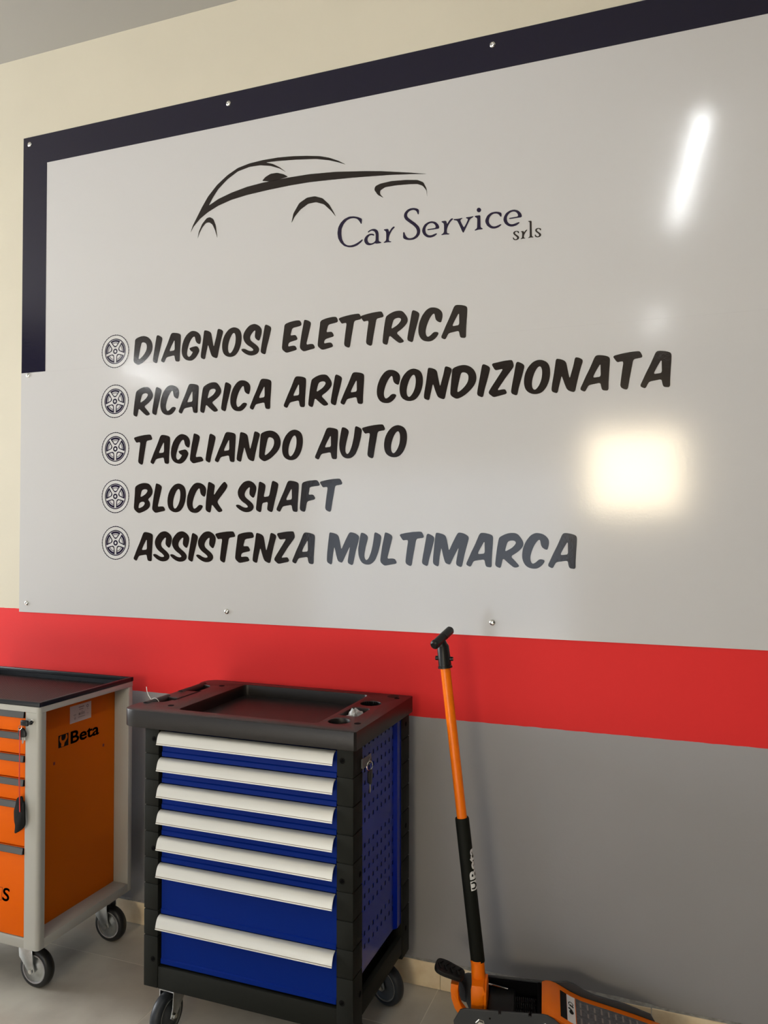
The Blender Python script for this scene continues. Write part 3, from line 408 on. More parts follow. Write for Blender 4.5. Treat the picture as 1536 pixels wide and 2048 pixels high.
# ================================================================ CASTORS
CAST = {}
def castor(parent, x, y, yaw, ztop, r=.0625, style='a'):
    """swivel castor; fork faces -y before yaw; wheel axis along local y; trails to +x"""
    key = (style, round(ztop, 3))
    if key not in CAST:
        tr = .026
        b = nb()
        box(b, -.038 , .038, -.032, .032, ztop - .004, ztop, .001)
        cyl(b, (0, 0, ztop - .018), (0, 0, ztop - .004), .026, n=28)
        box(b, -.028, .028, -.0255, .0255, ztop - .022, ztop - .018, .001)
        zt = ztop - .018
        for s in (-1, 1):
            prism(b, [(-.030, zt), (.026, zt), (.030, .085), (tr + .013, .06), (tr, .048), (tr - .013, .056), (-.006, .078), (-.026, .10)], 'y', s * .0245 - .0016, s * .0245 + .0016, .0006)
        f = obj('castor', b, 'steel', None)
        b = nb(); prof = [(-.017, .046), (-.017, .052), (-.0145, r - .005), (-.009, r - .001), (0, r), (.009, r - .001), (.0145, r - .005), (.017, .052), (.017, .046)]
        lathe(b, [(h, q) for h, q in prof], (tr, 0, r), (0, 1, 0), 48)
        t = obj('tyre', b, 'tyre' if style == 'a' else 'tyre_b', f, local=True)
        b = nb()
        lathe(b, [(-.0155, 0), (-.0155, .018), (-.0105, .030), (-.012, .0425), (.012, .0425), (.0105, .030), (.0155, .018), (.0155, 0)], (tr, 0, r), (0, 1, 0), 40)
        h = obj('hub', b, 'steel' if style == 'a' else 'hub_dark', f, local=True)
        b = nb(); lathe(b, [(-.0168, .0425), (-.0172, .0445), (-.0168, .0465), (.0168, .0465), (.0172, .0445), (.0168, .0425), (-.0168, .0425)], (tr, 0, r), (0, 1, 0), 40)
        g = obj('hub_rim', b, 'hub_ring' if style == 'a' else 'steel', f, local=True)
        b = nb(); cyl(b, (tr, -.034, r), (tr, .034, r), .0042, n=12); lathe(b, [(-.0335, 0), (-.0335, .0075), (-.0262, .0085), (-.0262, 0)], (tr, 0, r), (0, 1, 0), 6); lathe(b, [(.0262, 0), (.0262, .0085), (.0335, .0075), (.0335, 0)], (tr, 0, r), (0, 1, 0), 6)
        a = obj('axle_bolt', b, 'chrome', f, local=True)
        CAST[key] = (f, [t, h, g, a]); first = True
    f, ch = CAST[key]
    if f.parent is not None:
        f2 = f.copy(); COL.objects.link(f2)
        for q in ch: q2 = q.copy(); COL.objects.link(q2); q2.parent = f2
        f = f2
    f.parent = parent; wl = wloc(parent); f.location = (x - wl.x, y - wl.y, 0); f.rotation_euler = (0, 0, yaw)
    return f

# ================================================================ ORANGE TOOL TROLLEY
OX0, OX1, OY0, OY1 = -2.565, -1.865, -.548, -.102
OT = thing('tool_trolley', ((OX0 + OX1) / 2, (OY0 + OY1) / 2, 0), 'orange tool trolley with light grey frame and ribbed black top, left of the blue cabinet', 'tool trolley')
def mirx(x): return OX0 + OX1 - x
b = nb()
def rpost(x0, x1, y0, y1, rr, corner):
    # rectangular post with one well rounded outer corner
    pts = []
    for (cx, cy, nm) in ((x0, y0, 'ff'), (x1, y0, 'rf'), (x1, y1, 'rb'), (x0, y1, 'lb')):
        if nm == corner:
            sx = 1 if cx == x0 else -1; sy = 1 if cy == y0 else -1
            arc = [(cx + sx * rr * (1 - math.cos(t)), cy + sy * rr * (1 - math.sin(t))) for t in [math.pi / 2 * i / 6 for i in range(7)]]
            # order so that the outline keeps going round
            prev = pts[-1] if pts else (x0, y1)
            if (Vector(arc[0]) - Vector(prev)).length > (Vector(arc[-1]) - Vector(prev)).length: arc = arc[::-1]
            pts += arc
        else: pts.append((cx, cy))
    prism(b, pts, 'z', .175, .9115)
rpost(-1.92, OX1, OY0, -.520, .013, 'rf'); rpost(OX0, mirx(-1.92), OY0, -.520, .013, 'ff')
for X in ((-1.929, OX1), (OX0, mirx(-1.929))):
    box(b, *X, -.124, OY1, .175, .9115, .003)
    s = 1 if X[1] == OX1 else -1
    xo = OX1 if s == 1 else OX0
    box(b, min(xo, xo - s * .012), max(xo, xo - s * .0115), OY0 + .012, OY1, .9115, .930, .001)      # slim top rail
    box(b, min(xo, xo - s * .064), max(xo, xo - s * .064), -.5215, -.1225, .175, .205, .002)       # deep bottom rail
box(b, OX0 + .012, OX1 - .012, OY0, OY0 + .0115, .9120, .930); box(b, OX0 + .012, OX1 - .012, OY1 - .010, OY1, .9115, .930)
for (cx, a0) in ((OX1 - .012, -90), (OX0 + .012, 180)):
    prism(b, [(cx, OY0 + .012)] + [(cx + .012 * math.cos(math.radians(a0 + 15 * k)), OY0 + .012 + .012 * math.sin(math.radians(a0 + 15 * k))) for k in range(7)], 'z', .9115, .930)
box(b, mirx(-1.92) - .001, -1.9195, OY0 + .0005, -.522, .175, .207, .0015)
box(b, mirx(-1.929), -1.929, -.112, OY1, .175, .912, .001)
obj('frame', b, 'frame_grey', OT)
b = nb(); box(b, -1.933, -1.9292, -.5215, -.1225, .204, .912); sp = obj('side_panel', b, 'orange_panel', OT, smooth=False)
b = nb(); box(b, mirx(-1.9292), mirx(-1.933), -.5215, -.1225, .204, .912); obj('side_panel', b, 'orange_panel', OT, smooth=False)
b = nb(); box(b, -2.50, -1.9335, -.530, -.1125, .19, .908); obj('inner_body', b, 'dark', OT, smooth=False)
# prints on the side panel
def side_print(name, s, y0, y1, z0, z1, x, material, par, bold=.03, shear=0):
    V, Fc = text2d(s, 0, bold, shear); b = nb(); addvf(b, V, Fc, lambda v: (x, y0 + (y1 - y0) * v.x, z0 + (z1 - z0) * v.y))
    bmesh.ops.recalc_face_normals(b, faces=b.faces)
    for f in b.faces:
        f.normal_update()
        if f.normal.x < 0: f.normal_flip()
    return obj(name, b, material, par, smooth=False)
PX = -1.9287
side_print('lettering', 'Beta', -.343, -.204, .757, .799, PX, 'black_print', sp, .022)
def logo_mark(fn, name, par, material='black_print'):
    """square with a spanner-head cut out of it, u and v from 0 to 1"""
    sq = [(0, 0), (1, 0), (1, 1), (0, 1)]
    key = [(.26, .04), (.56, .04), (.62, .30), (.80, .46), (.92, .66), (.86, .92), (.74, .97), (.72, .66), (.60, .52), (.38, .52), (.30, .66), (.30, .97), (.16, .90), (.10, .64), (.20, .42), (.30, .30)]
    V, Fc = fill2d([sq, soften(key, 1, .05)]); b = nb(); addvf(b, V, Fc, fn); bmesh.ops.recalc_face_normals(b, faces=b.faces)
    for f in b.faces:
        f.normal_update()
        if f.normal.x < 0: f.normal_flip()
    return obj(name, b, material, par, smooth=False)
logo_mark(lambda v: (PX, -.399 + .046 * v.x, .7575 + .0415 * v.y), 'emblem', sp)
b = nb(); box(b, -1.9292, -1.9288, -.3465, -.2445, .8255, .8835); st = obj('sticker', b, 'sticker', sp, smooth=False, label='white information sticker')
b = nb(); x = PX + .0001
def sq(y0, y1, z0, z1):
    vs = [b.verts.new(q) for q in ((x, y0, z0), (x, y1, z0), (x, y1, z1), (x, y0, z1))]; b.faces.new(vs)
ys, zs, yw, zw = -.3465, .8255, .102, .058
for (u0, u1, v0, v1) in ((.40, .66, .80, .86), (.42, .62, .68, .72), (.40, .46, .36, .5), (.47, .49, .36, .5), (.505, .515, .36, .5), (.53, .56, .36, .52), (.58, .60, .36, .52), (.615, .64, .36, .52), (.66, .68, .36, .52), (.55, .57, .54, .60), (.38, .70, .24, .27), (.79, .86, .34, .36), (.82, .84, .58, .64), (.16, .28, .44, .47), (.18, .26, .38, .40)):
    sq(ys + yw * u0, ys + yw * u1, zs + zw * v0, zs + zw * v1)
for (u, v, r) in ((.82, .78, .0055), (.23, .24, .0038)):
    V, Fc = fill2d([ring_poly(r, 20), ring_poly(r * .5, 16)]); addvf(b, V, Fc, lambda q: (x, ys + yw * u + q.x, zs + zw * v + q.y))
obj('sticker_print', b, 'grey_mark', sp, smooth=False)
for (y, z) in ((-.181, .712), (-.417, .713)): b = nb(); box(b, PX - .0002, PX + .0004, y - .004, y + .004, z - .005, z + .005); obj('fixing_mark', b, 'mark_red', sp, smooth=False)
# drawers
DZ = [(.914, .849), (.846, .779), (.776, .704), (.701, .634), (.631, .491), (.488, .209)]
for i, (zt, zb) in enumerate(DZ):
    b = nb(); box(b, -2.506, -1.9235, -.5455, -.531, zb, zt - .001, .0012); d = obj('drawer', b, 'orange', OT)
    b = nb(); h = .0215
    prism(b, [(-.546, zt - h), (-.5525, zt - h), (-.5535, zt - h + .002), (-.550, zt - .003), (-.5462, zt - .0012)], 'x', -2.503, -1.9255, .0006); obj('drawer_pull', b, 'strip_grey', d)
    b = nb(); box(b, -1.9252, -1.9234, -.5500, -.5462, zt - h, zt - .0015); obj('end_cap', b, 'dark', d, smooth=False)
    if i == 5:
        V, Fc = text2d('S', 0, .02, .12); b = nb(); addvf(b, V, Fc, lambda v: (-2.012 + .031 * v.x, -.5458, .3085 + .0425 * v.y)); obj('lettering', b, 'black_print', d, smooth=False)
        b = nb(); V, Fc = fill2d([[(-2.034, .3085), (-2.0145, .3085), (-2.010, .350), (-2.030, .350)], [(-2.0325, .3097), (-2.0158, .3097), (-2.0115, .3488), (-2.0287, .3488)]])
        addvf(b, V, Fc, lambda v: (v.x, -.5458, v.y)); obj('lettering', b, 'black_print', d, smooth=False)
# top tray with ribbed mat
b = nb()
box(b, OX0 - .002, OX1 + .002, OY0 - .002, OY0 + .010, .9305, .9452, .002); box(b, OX0 - .002, OX1 + .002, OY1 - .010, OY1 + .002, .9305, .9452, .002)
box(b, OX1 - .010, OX1 + .002, OY0 + .009, OY1 - .009, .9305, .9452, .002); box(b, OX0 - .002, OX0 + .010, OY0 + .009, OY1 - .009, .9305, .9452, .002)
wx0, wx1, wy0, wy1 = OX0 + .0122, OX1 - .0122, OY0 + .0122, OY1 - .0105
box(b, wx0, wx1, wy0, wy0 + .0015, .9125, .9310); box(b, wx0, wx1, wy1 - .0015, wy1, .9125, .9310); box(b, wx0, wx0 + .0015, wy0, wy1, .9125, .9310); box(b, wx1 - .0015, wx1, wy0, wy1, .9125, .9310)
box(b, wx0, wx1, wy0, wy1, .9118, .9135)
obj('top_rim', b, 'rim_black', OT)
bmx0, bmx1, bmy0, bmy1 = OX0 + .014, OX1 - .014, OY0 + .014, OY1 - .0125
b = nb(); pitch = .0085; nn = int((bmx1 - bmx0) / pitch)
prof = []
for k in range(nn):
    x0 = bmx0 + k * pitch; prof += [(x0, .9150), (x0 + pitch * .25, .9166), (x0 + pitch * .6, .9166), (x0 + pitch * .85, .9150)]
prof = [(bmx0, .9137), (bmx0, .9150)] + prof[1:] + [(bmx1, .9150), (bmx1, .9137)]
prism(b, prof, 'y', bmy0, bmy1); obj('rubber_mat', b, 'rubber_mat', OT, ang=20)
# lock
b = nb(); lathe(b, [(0, .0085), (.005, .0085), (.007, .0065), (.0055, .004), (.0055, 0)], (-1.889, -.548, .884), (0, -1, 0), 24); obj('lock', b, 'chrome', OT)
castor(OT, -1.983, -.452, 0, .175); castor(OT, -1.950, -.140, 0, .175)
castor(OT, -2.50, -.452, 0, .175); castor(OT, -2.50, -.140, 0, .175)

# keys and tag in the trolley lock
K = thing('key_bunch', (-1.91, -.56, .87), 'two small black-headed keys with red cord and black tag hanging from the orange trolley lock', 'keys')
b = nb(); box(b, -1.9265, -1.8975, -.564, -.556, .872, .890, .003); obj('key_head', b, 'black_gloss', K, label='key turned in the lock')
b = nb(); box(b, -1.898, -1.886, -.5625, -.5575, .8775, .887, .001); cyl(b, (-1.889, -.5605, .883), (-1.889, -.552, .883), .003, n=10); obj('key_blade', b, 'black_gloss', K)
b = nb(); prism(b, soften([(-1.936, .852), (-1.933, .864), (-1.917, .866), (-1.905, .852), (-1.906, .838), (-1.923, .836), (-1.935, .842)], 1, .003), 'y', -.564, -.557, .001); obj('key_head', b, 'black_gloss', K)
b = nb(); prism(b, [(-1.921, .838), (-1.915, .838), (-1.915, .822), (-1.918, .816), (-1.921, .820)], 'y', -.562, -.560); prism(b, [(-1.912, .838), (-1.908, .838), (-1.908, .828), (-1.912, .828)], 'y', -.562, -.560); obj('key_blade', b, 'steel', K)
b = nb(); tubepath(b, [(-1.9245 + .006 * math.sin(t), -.5655 + .003 * math.cos(t), .868 + .008 * math.cos(t)) for t in [2 * math.pi * i / 14 for i in range(15)]], .0009, 6, False); obj('key_ring', b, 'chrome', K)
b = nb(); tubepath(b, [(-1.9255, -.566, .861), (-1.9245, -.567, .80), (-1.926, -.567, .70), (-1.9225, -.5665, .606)], .0009, 6); tubepath(b, [(-1.9235, -.566, .861), (-1.9235, -.567, .76), (-1.9215, -.5668, .66), (-1.9205, -.5665, .606)], .0007, 6); obj('cord', b, 'red_cord', K, label='thin red cord')
b = nb(); prism(b, soften([(-1.916, .655), (-1.927, .653), (-1.937, .645), (-1.942, .623), (-1.951, .606), (-1.947, .576), (-1.940, .561), (-1.944, .534), (-1.922, .547), (-1.905, .561), (-1.902, .582), (-1.908, .643), (-1.911, .632)], 2, .005), 'y', -.5655, -.5605, .0012)
for v in b.verts: v.co.y += .004 * math.sin((v.co.z) * 60) * (v.co.x + 1.92) * 20
obj('tag', b, 'leather', K, label='black leather-like tag, curled')

# ================================================================ BLUE TOOL CABINET
BX0, BX1, BY0, BY1 = -1.475, -.808, -.538, -.078
BC = thing('tool_cabinet', ((BX0 + BX1) / 2, (BY0 + BY1) / 2, 0), 'blue seven-drawer tool cabinet on wheels with black corners and silver drawer handles', 'tool cabinet')
out = [(-.798, -.5485), (-1.500, -.5485), (-1.530, -.545), (-1.548, -.530), (-1.554, -.500), (-1.552, -.470), (-1.540, -.452), (-1.515, -.442), (-1.488, -.430), (-1.478, -.405), (-1.478, -.368), (-1.536, -.362), (-1.540, -.355), (-1.540, -.280), (-1.536, -.272), (-1.478, -.266), (-1.478, -.190), (-1.490, -.168), (-1.535, -.160), (-1.550, -.145), (-1.554, -.120), (-1.548, -.095), (-1.530, -.080), (-1.505, -.076), (-1.10, -.076), (-.798, -.076)]
out = soften(out, 1, .005)
def rrect(x0, x1, y0, y1, r, n=4, skew=0):
    P = []
    for (cx, cy, a0) in ((x1 - r, y1 - r, 0), (x0 + r, y1 - r, 90), (x0 + r, y0 + r, 180), (x1 - r, y0 + r, 270)):
        for i in range(n + 1):
            t = math.radians(a0 + 90 * i / n); P.append((cx + r * math.cos(t), cy + r * math.sin(t)))
    return P
holes = [rrect(-1.392, -.932, -.500, -.112, .018), ring_poly(.033, 36, -.886, -.455), ring_poly(.034, 36, -.884, -.222), rrect(-.917, -.857, -.392, -.288, .008)]
V, Fc = fill2d([out] + holes, .0235, .0018)
b = nb(); addvf(b, V, Fc, lambda v: (v.x, v.y, .9288 + v.z)); bmesh.ops.remove_doubles(b, verts=b.verts, dist=1e-5); bmesh.ops.recalc_face_normals(b, faces=b.faces)
WT = obj('worktop', b, 'top_plastic', BC, ang=30)
b = nb(); box(b, -1.400, -.924, -.508, -.104, .9045, .9175); obj('tray_floor', b, 'top_plastic', WT, smooth=False)
for (cx, cy) in ((-.886, -.455), (-.884, -.222)):
    b = nb(); lathe(b, [(.004, .0315), (.0, .0315), (.0, 0)], (cx, cy, .9060), (0, 0, 1), 28); lathe(b, [(.0, .0316), (.046, .0322)], (cx, cy, .9062), (0, 0, 1), 28); obj('cup_shade_liner', b, 'dark', WT)  # near-black lining puts the shade of deep cups into the colour
for (cx, cy, r) in ((-.828, -.462, .0095), (-1.438, -.464, .0095), (-1.452, -.160, .0095), (-.832, -.128, .0085)):
    b = nb(); lathe(b, [(0, r), (.0006, r), (.0006, r * .7), (.0003, 0)], (cx, cy, .9540), (0, 0, 1), 20); obj('plug', b, 'dark', WT)
b = nb(); lathe(b, [(0, .019), (.0006, .019), (.0006, .016), (.0003, 0)], (-.853, -.105, .9540), (0, 0, 1), 24)
obj('plug', b, 'black_plastic', WT)
b = nb(); box(b, -1.4775, -1.470, -.400, -.255, .9541, .9546); obj('joint_line', b, 'dark', WT)
b = nb(); cyl(b, (-1.531, -.463, .9435), (-1.531, -.350, .9435), .0145, n=24); obj('push_handle', b, 'black_gloss', BC)
b = nb(); cyl(b, (-1.531, -.284, .9435), (-1.531, -.145, .9435), .0145, n=24); obj('push_handle', b, 'black_gloss', BC)
# carcass
b = nb(); box(b, -1.442, -.840, -.500, -.090, .226, .904); obj('carcass', b, 'dark', BC, smooth=False)
# corner posts with grooves and socket screws
GRV = [.904] + [.828 - .0757 * k for k in range(8)] + [.148]
def post(x0, x1, y0, y1, sside):
    b = nb(); e = .0012
    box(b, x0 + .003, x1 - .003, y0 + .003, y1 - .003, .150, .9035)
    for zt, zb in zip(GRV, GRV[1:]): box(b, x0, x1, y0, y1, zb + e, zt - e, .0022)
    p_ = obj('corner_post', b, 'black_plastic', BC)
    front = y0 < -.3
    for z in (.872, .553, .232):
        b = nb(); xx = (x1 - .032) if x1 > -1.2 else (x0 + .033)
        if front: lathe(b, [(-.0002, .0078), (.0004, .0078), (.0004, .0060), (-.0001, .0058), (-.0001, .0050), (.0016, .0046), (.0018, .0020), (.0006, .0018), (.0006, 0)], (xx, y0, z), (0, -1, 0), 18)
        else: lathe(b, [(-.0002, .0078), (.0004, .0078), (.0004, .0060), (.0014, .0046), (.0006, 0)], (x1 if x1 > -1.2 else x0, (y0 + y1) / 2, z), (1 if x1 > -1.2 else -1, 0, 0), 18)
        obj('socket_screw', b, 'dark', p_)
        if front and z < .6:
            b = nb(); lathe(b, [(-.0002, .0078), (.0004, .0078), (.0004, .0060), (.0014, .0046), (.0006, 0)], (x1 if x1 > -1.2 else x0, y1 - .018, z + .004), (1 if x1 > -1.2 else -1, 0, 0), 18); obj('socket_screw', b, 'dark', p_)
post(-.8565, BX1, BY0, -.472, 1); post(BX0, -1.4265, BY0, -.472, -1); post(-.8565, BX1, -.144, BY1, 1); post(BX0, -1.4265, -.144, BY1, -1)
b = nb(); box(b, -1.4275, -.8555, -.5365, -.519, .148, .213, .003); box(b, -1.4275, -.8555, -.10, -.082, .148, .213, .003)
box(b, -.826, -.8095, -.4725, -.1435, .166, .222, .003); box(b, -1.4735, -1.457, -.4725, -.1435, .166, .222, .003)
box(b, -1.455, -.828, -.518, -.102, .166, .172)
obj('base_frame', b, 'black_plastic', BC)
# perforated side panels
def perf_panel(x, s):
    # sheet cut into cells, the punched cells left open with a folded-in rim
    ycuts = [-.4725]; cols = set(); y = -.4565
    while y < -.18: cols.add(len(ycuts)); ycuts += [y - .0046, y + .0046]; y += .0328
    ycuts.append(-.190)
    zcuts = [.262]; rows_ = set()
    for k in range(19, -1, -1):
        z = .8855 - .0348 * k
        if k in (7, 14) or z < .32: continue
        rows_.add(len(zcuts)); zcuts += [z - .0062, z + .0062]
    zcuts.append(.9035)
    b = nb(); vg = {}
    def vt(i, j, d=0):
        if (i, j, d) not in vg: vg[i, j, d] = b.verts.new((x - s * d * .0014, ycuts[i], zcuts[j]))
        return vg[i, j, d]
    for i in range(len(ycuts) - 1):
        for j in range(len(zcuts) - 1):
            q = [(i, j), (i + 1, j), (i + 1, j + 1), (i, j + 1)]
            if i in cols and j in rows_:
                for k in range(4): b.faces.new((vt(*q[k]), vt(*q[(k + 1) % 4]), vt(*q[(k + 1) % 4], 1), vt(*q[k], 1)))
            else: b.faces.new([vt(*p) for p in q])
    prism(b, [(x - s * .0007, -.1905), (x + s * .009, -.178), (x + s * .009, -.1435), (x + s * .0075, -.1435), (x + s * .0075, -.1775), (x - s * .0020, -.1895)], 'z', .262, .9035)
    box(b, min(x, x - s * .02), max(x, x - s * .02), -.4725, -.1435, .262, .2635)
    o = obj('side_panel', b, 'blue_side_lifted', BC, smooth=False)
    b = nb(); box(b, min(x - s * .0012, x - s * .0022), max(x - s * .0012, x - s * .0022), -.470, -.195, .266, .902); obj('hole_shade_sheet', b, 'dark', BC, smooth=False)  # dark sheet added so the punched holes look shaded inside
    return o
RP = perf_panel(-.8215, 1); perf_panel(-1.4615, -1)
# drawers
HZ = [.8955, .8193, .7432, .6672, .5910, .5130, .3630, .2180]
for i in range(7):
    zt, zb = HZ[i], HZ[i + 1] + .0035
    b = nb(); prism(b, [(-.531, zt - .002), (-.531, zb + .015), (-.534, zb + .0125), (-.534, zb), (-.515, zb), (-.515, zt - .002)], 'x', -1.4185, -.8585, .0008); d = obj('drawer', b, 'blue', BC, ang=20)
    arc = [(-.5315 - .021 * math.sin(t) ** .8 if t > 0 else -.5315, zt - .034 * (1 - math.cos(t))) for t in [math.pi / 2 * k / 10 for k in range(11)]]
    arc = [(-.5315, zt), (-.5385, zt - .0012), (-.5440, zt - .0045), (-.5480, zt - .0095), (-.5510, zt - .0160), (-.5535, zt - .0240), (-.5550, zt - .0310), (-.5560, zt - .0312), (-.5565, zt - .0345)]
    inner = [(-.5545, zt - .0350), (-.5525, zt - .0250), (-.5495, zt - .0165), (-.5465, zt - .0105), (-.5425, zt - .0062), (-.5375, zt - .0034), (-.5315, zt - .0025)]
    b = nb(); prism(b, arc + inner, 'x', -1.4225, -.8620); h_ = obj('drawer_handle', b, 'alu', d, ang=25)
    b = nb(); box(b, -1.4220, -.8625, -.55625, -.5540, zt - .0313, zt - .0304); obj('groove', b, 'groove_brown', h_, smooth=False)
# lock plate on the right side, with its key
b = nb(); box(b, -.8035, -.8015, -.487, -.424, .838, .866, .0008); box(b, -.8075, -.8035, -.486, -.470, .840, .864); lathe(b, [(0, .009), (.003, .009), (.004, .0075), (.003, .003), (.003, 0)], (-.8015, -.438, .850), (1, 0, 0), 20)
for (y, z) in ((-.480, .859), (-.480, .845)): lathe(b, [(0, .003), (.001, .0025), (.0012, 0)], (-.8015, y, z), (1, 0, 0), 10)
obj('lock_plate', b, 'strip_grey', BC)
K2 = thing('cabinet_key', (-.792, -.45, .83), 'black-headed key hanging on a steel ring at the right side of the blue cabinet', 'keys')
b = nb(); tubepath(b, [(-.7965 + .0035 * math.sin(t), -.450 + .0125 * math.sin(t), .8385 + .0125 * math.cos(t)) for t in [2 * math.pi * i / 24 for i in range(25)]], .0012, 6, False); obj('key_ring', b, 'chrome', K2)
b = nb(); prism(b, soften([(-.462, .826), (-.440, .828), (-.436, .810), (-.441, .790), (-.448, .786), (-.463, .796)], 1, .003), 'x', -.7985, -.7925, .001); obj('key_head', b, 'black_gloss', K2)
b = nb(); prism(b, [(-.452, .788), (-.4465, .788), (-.4465, .768), (-.450, .764), (-.452, .768)], 'x', -.7965, -.7945); obj('key_blade', b, 'steel', K2)
castor(BC, -1.414, -.482, math.radians(-93), .148, style='b')
castor(BC, -.886, -.130, math.radians(-19), .148, style='b')
castor(BC, -.870, -.470, math.radians(60), .148, style='b'); castor(BC, -1.40, -.140, math.radians(10), .148, style='b')
# crumpled paper in the square slot
random.seed(3); b = nb(); bmesh.ops.create_icosphere(b, subdivisions=3, radius=1)
from mathutils import noise
for v in b.verts:
    n = noise.noise(v.co * 2.3) * .5 + noise.noise(v.co * 5.1) * .3
    k = 1 + n; v.co = Vector((v.co.x * .0205 * k, v.co.y * .036 * k, max(-.020, v.co.z * .029 * k)))
bmesh.ops.translate(b, verts=b.verts, vec=(-.887, -.343, .932))
PP = thing('crumpled_paper', (-.887, -.343, .908), 'crumpled white paper stuffed in the square slot of the blue cabinet top', 'paper')
obj('wad', b, 'paper', PP, ang=12)
# thin white tie round the push handle
T = thing('cable_tie', (-1.531, -.40, .945), 'thin white cable tie looped round the side handle of the blue cabinet', 'cable tie')
b = nb(); pts = [(-1.531 + .0160 * math.cos(t), -.418, .9435 + .0160 * math.sin(t)) for t in [math.radians(-30 + 20 * i) for i in range(10)]]
tubepath(b, pts + [(-1.550, -.412, .953), (-1.563, -.408, .964), (-1.572, -.404, .976), (-1.577, -.400, .988)], .0011, 6); obj('strap', b, 'white_plastic', T)
b = nb(); box(b, -1.5500, -1.5450, -.4205, -.4155, .945, .951, .0008); obj('tie_head', b, 'white_plastic', T)

# ================================================================ TROLLEY JACK
JK = thing('trolley_jack', (-.527, -.295, 0), 'orange and grey trolley jack with long upright handle, right of the blue cabinet', 'trolley jack', rz=math.radians(9))
def jo(name, b, m_, par=None, **k): return obj(name, b, m_, par or JK, local=True, **k)
def notch(xc, zc): return [(xc - .0038, zc), (xc - .0038, zc - .0075), (xc + .0038, zc - .0075), (xc + .0038, zc)]
low = [(.50, .085), (.52, .070), (.52, .040), (.48, .022), (.30, .022), (.12, .045), (-.01, .050), (-.035, .085), (-.058, .135), (-.062, .158)]
front = [(-.052, .176), (-.044, .190), (-.032, .1945)] + notch(.062, .1985) + notch(.142, .2025) + [(.175, .2045), (.188, .203), (.205, .195), (.235, .172), (.29, .145), (.38, .122)] + low
rear = [(-.060, .172), (-.052, .186), (-.040, .1905)] + [(.175, .193), (.20, .194), (.222, .197), (.242, .200), (.262, .195), (.290, .180), (.32, .170), (.40, .156), (.47, .135)] + low
b = nb(); prism(b, front, 'y', -.088, -.082, .0008); jo('side_plate', b, 'jack_grey', smooth=False)
b = nb(); prism(b, rear, 'y', .088, .094, .0008); jo('side_plate', b, 'jack_grey', smooth=False)
b = nb(); prism(b, soften([(-.072, .135), (-.082, .160), (-.072, .180), (-.058, .182), (-.045, .160), (-.040, .120)], 2, .006), 'y', .060, .068, .001); jo('carry_lug', b, 'jack_grey')
# lift arm cover
CP = [(.172, .1960), (.183, .2010), (.195, .2010), (.210, .1970), (.228, .1885), (.250, .1770), (.280, .1660), (.310, .1590), (.350, .1510), (.42, .1360), (.50, .1160)]
b = nb(); prism(b, CP + [(q[0], q[1] - .012) for q in CP[::-1]], 'y', -.0815, .0815, .0012)
for s in (-.0815, .0785): prism(b, CP + [(q[0], max(.05, q[1] - .055)) for q in CP[::-1]], 'y', s, s + .003)
LA = jo('lift_arm', b, 'jack_orange', ang=25)
def cpz(l):
    for (a, za), (c, zc) in zip(CP, CP[1:]):
        if a <= l <= c: return za + (zc - za) * (l - a) / (c - a)
    return CP[-1][1]
def patch(l0, l1, w0, w1, lift, n=10, slant=0):
    b = nb(); P = [l0 + (l1 - l0) * i / n for i in range(n + 1)]
    A = [b.verts.new((q, w0, cpz(q) + lift)) for q in P]; B = [b.verts.new((q, w1, cpz(q) + lift)) for q in P]
    for i in range(n): b.faces.new((A[i], A[i + 1], B[i + 1], B[i]))
    return b
jo('sticker', patch(.222, .2395, -.062, .058, .0006), 'black_print', LA, smooth=False, label='narrow black sticker strip')
ws = jo('sticker', patch(.240, .262, -.062, .058, .0006), 'white_print', LA, smooth=False, label='white warning sticker with pictograms')
jo('sticker', patch(.264, .46, -.062, .060, .0006, 24), 'sticker_grey', LA, smooth=False, label='long dark grey instruction sticker')
b = nb()
for (cl, cw, r, rr) in ((.2505, .020, .0085, .7), (.2515, -.016, .0075, .0)):
    pl = [ring_poly(r, 20)] + ([ring_poly(r * rr, 20)] if rr else [])
    V, Fc = fill2d(pl); addvf(b, V, Fc, lambda v: (cl + v.x * .8, cw + v.y * 1.2, cpz(cl + v.x * .8) + .0010))
V, Fc = fill2d([[(-.006, -.002), (.005, -.009), (.007, -.004), (-.002, .004)]]); addvf(b, V, Fc, lambda v: (.2515 + v.x, .014 + v.y, cpz(.2515 + v.x) + .0012)); addvf(b, V, Fc, lambda v: (.248 + v.x, -.002 + v.y, cpz(.248 + v.x) + .0012))
jo('pictogram', b, 'black_print', ws, smooth=False)
b = nb(); random.seed(6); 
for k in range(9):
    l = .275 + .019 * k
    for w0 in (-.05, -.01, .025): 
        q = patch(l, l + .0045, w0, w0 + random.uniform(.018, .03), .0010, 1); me_ = bpy.data.meshes.new('t'); q.to_mesh(me_); b.from_mesh(me_); bpy.data.meshes.remove(me_); q.free()
jo('sticker_print', b, 'grey_mark', LA, smooth=False)
# hydraulic unit and springs between the plates
b = nb(); box(b, .026, .098, -.070, .074, .06, .172, .006); jo('pump_cover', b, 'black_gloss')
b = nb(); box(b, .090, .160, -.0815, .079, .05, .140, .004); box(b, .160, .1705, -.0815, .087, .13, .190, .002); box(b, -.01, .165, .079, .0875, .06, .187); jo('cross_frame', b, 'dark')
b = nb(); cyl(b, (.018, .066, .1815), (.078, .050, .1815), .0022, n=10); jo('link_rod', b, 'chrome')
for (w0) in (.040, .012, -.02):
    b = nb(); tubepath(b, [(.080 + .075 * i / 110, w0 + .0095 * math.cos(i * .75), .157 + .0095 * math.sin(i * .75)) for i in range(111)], .0019, 6); jo('spring', b, 'black_gloss')
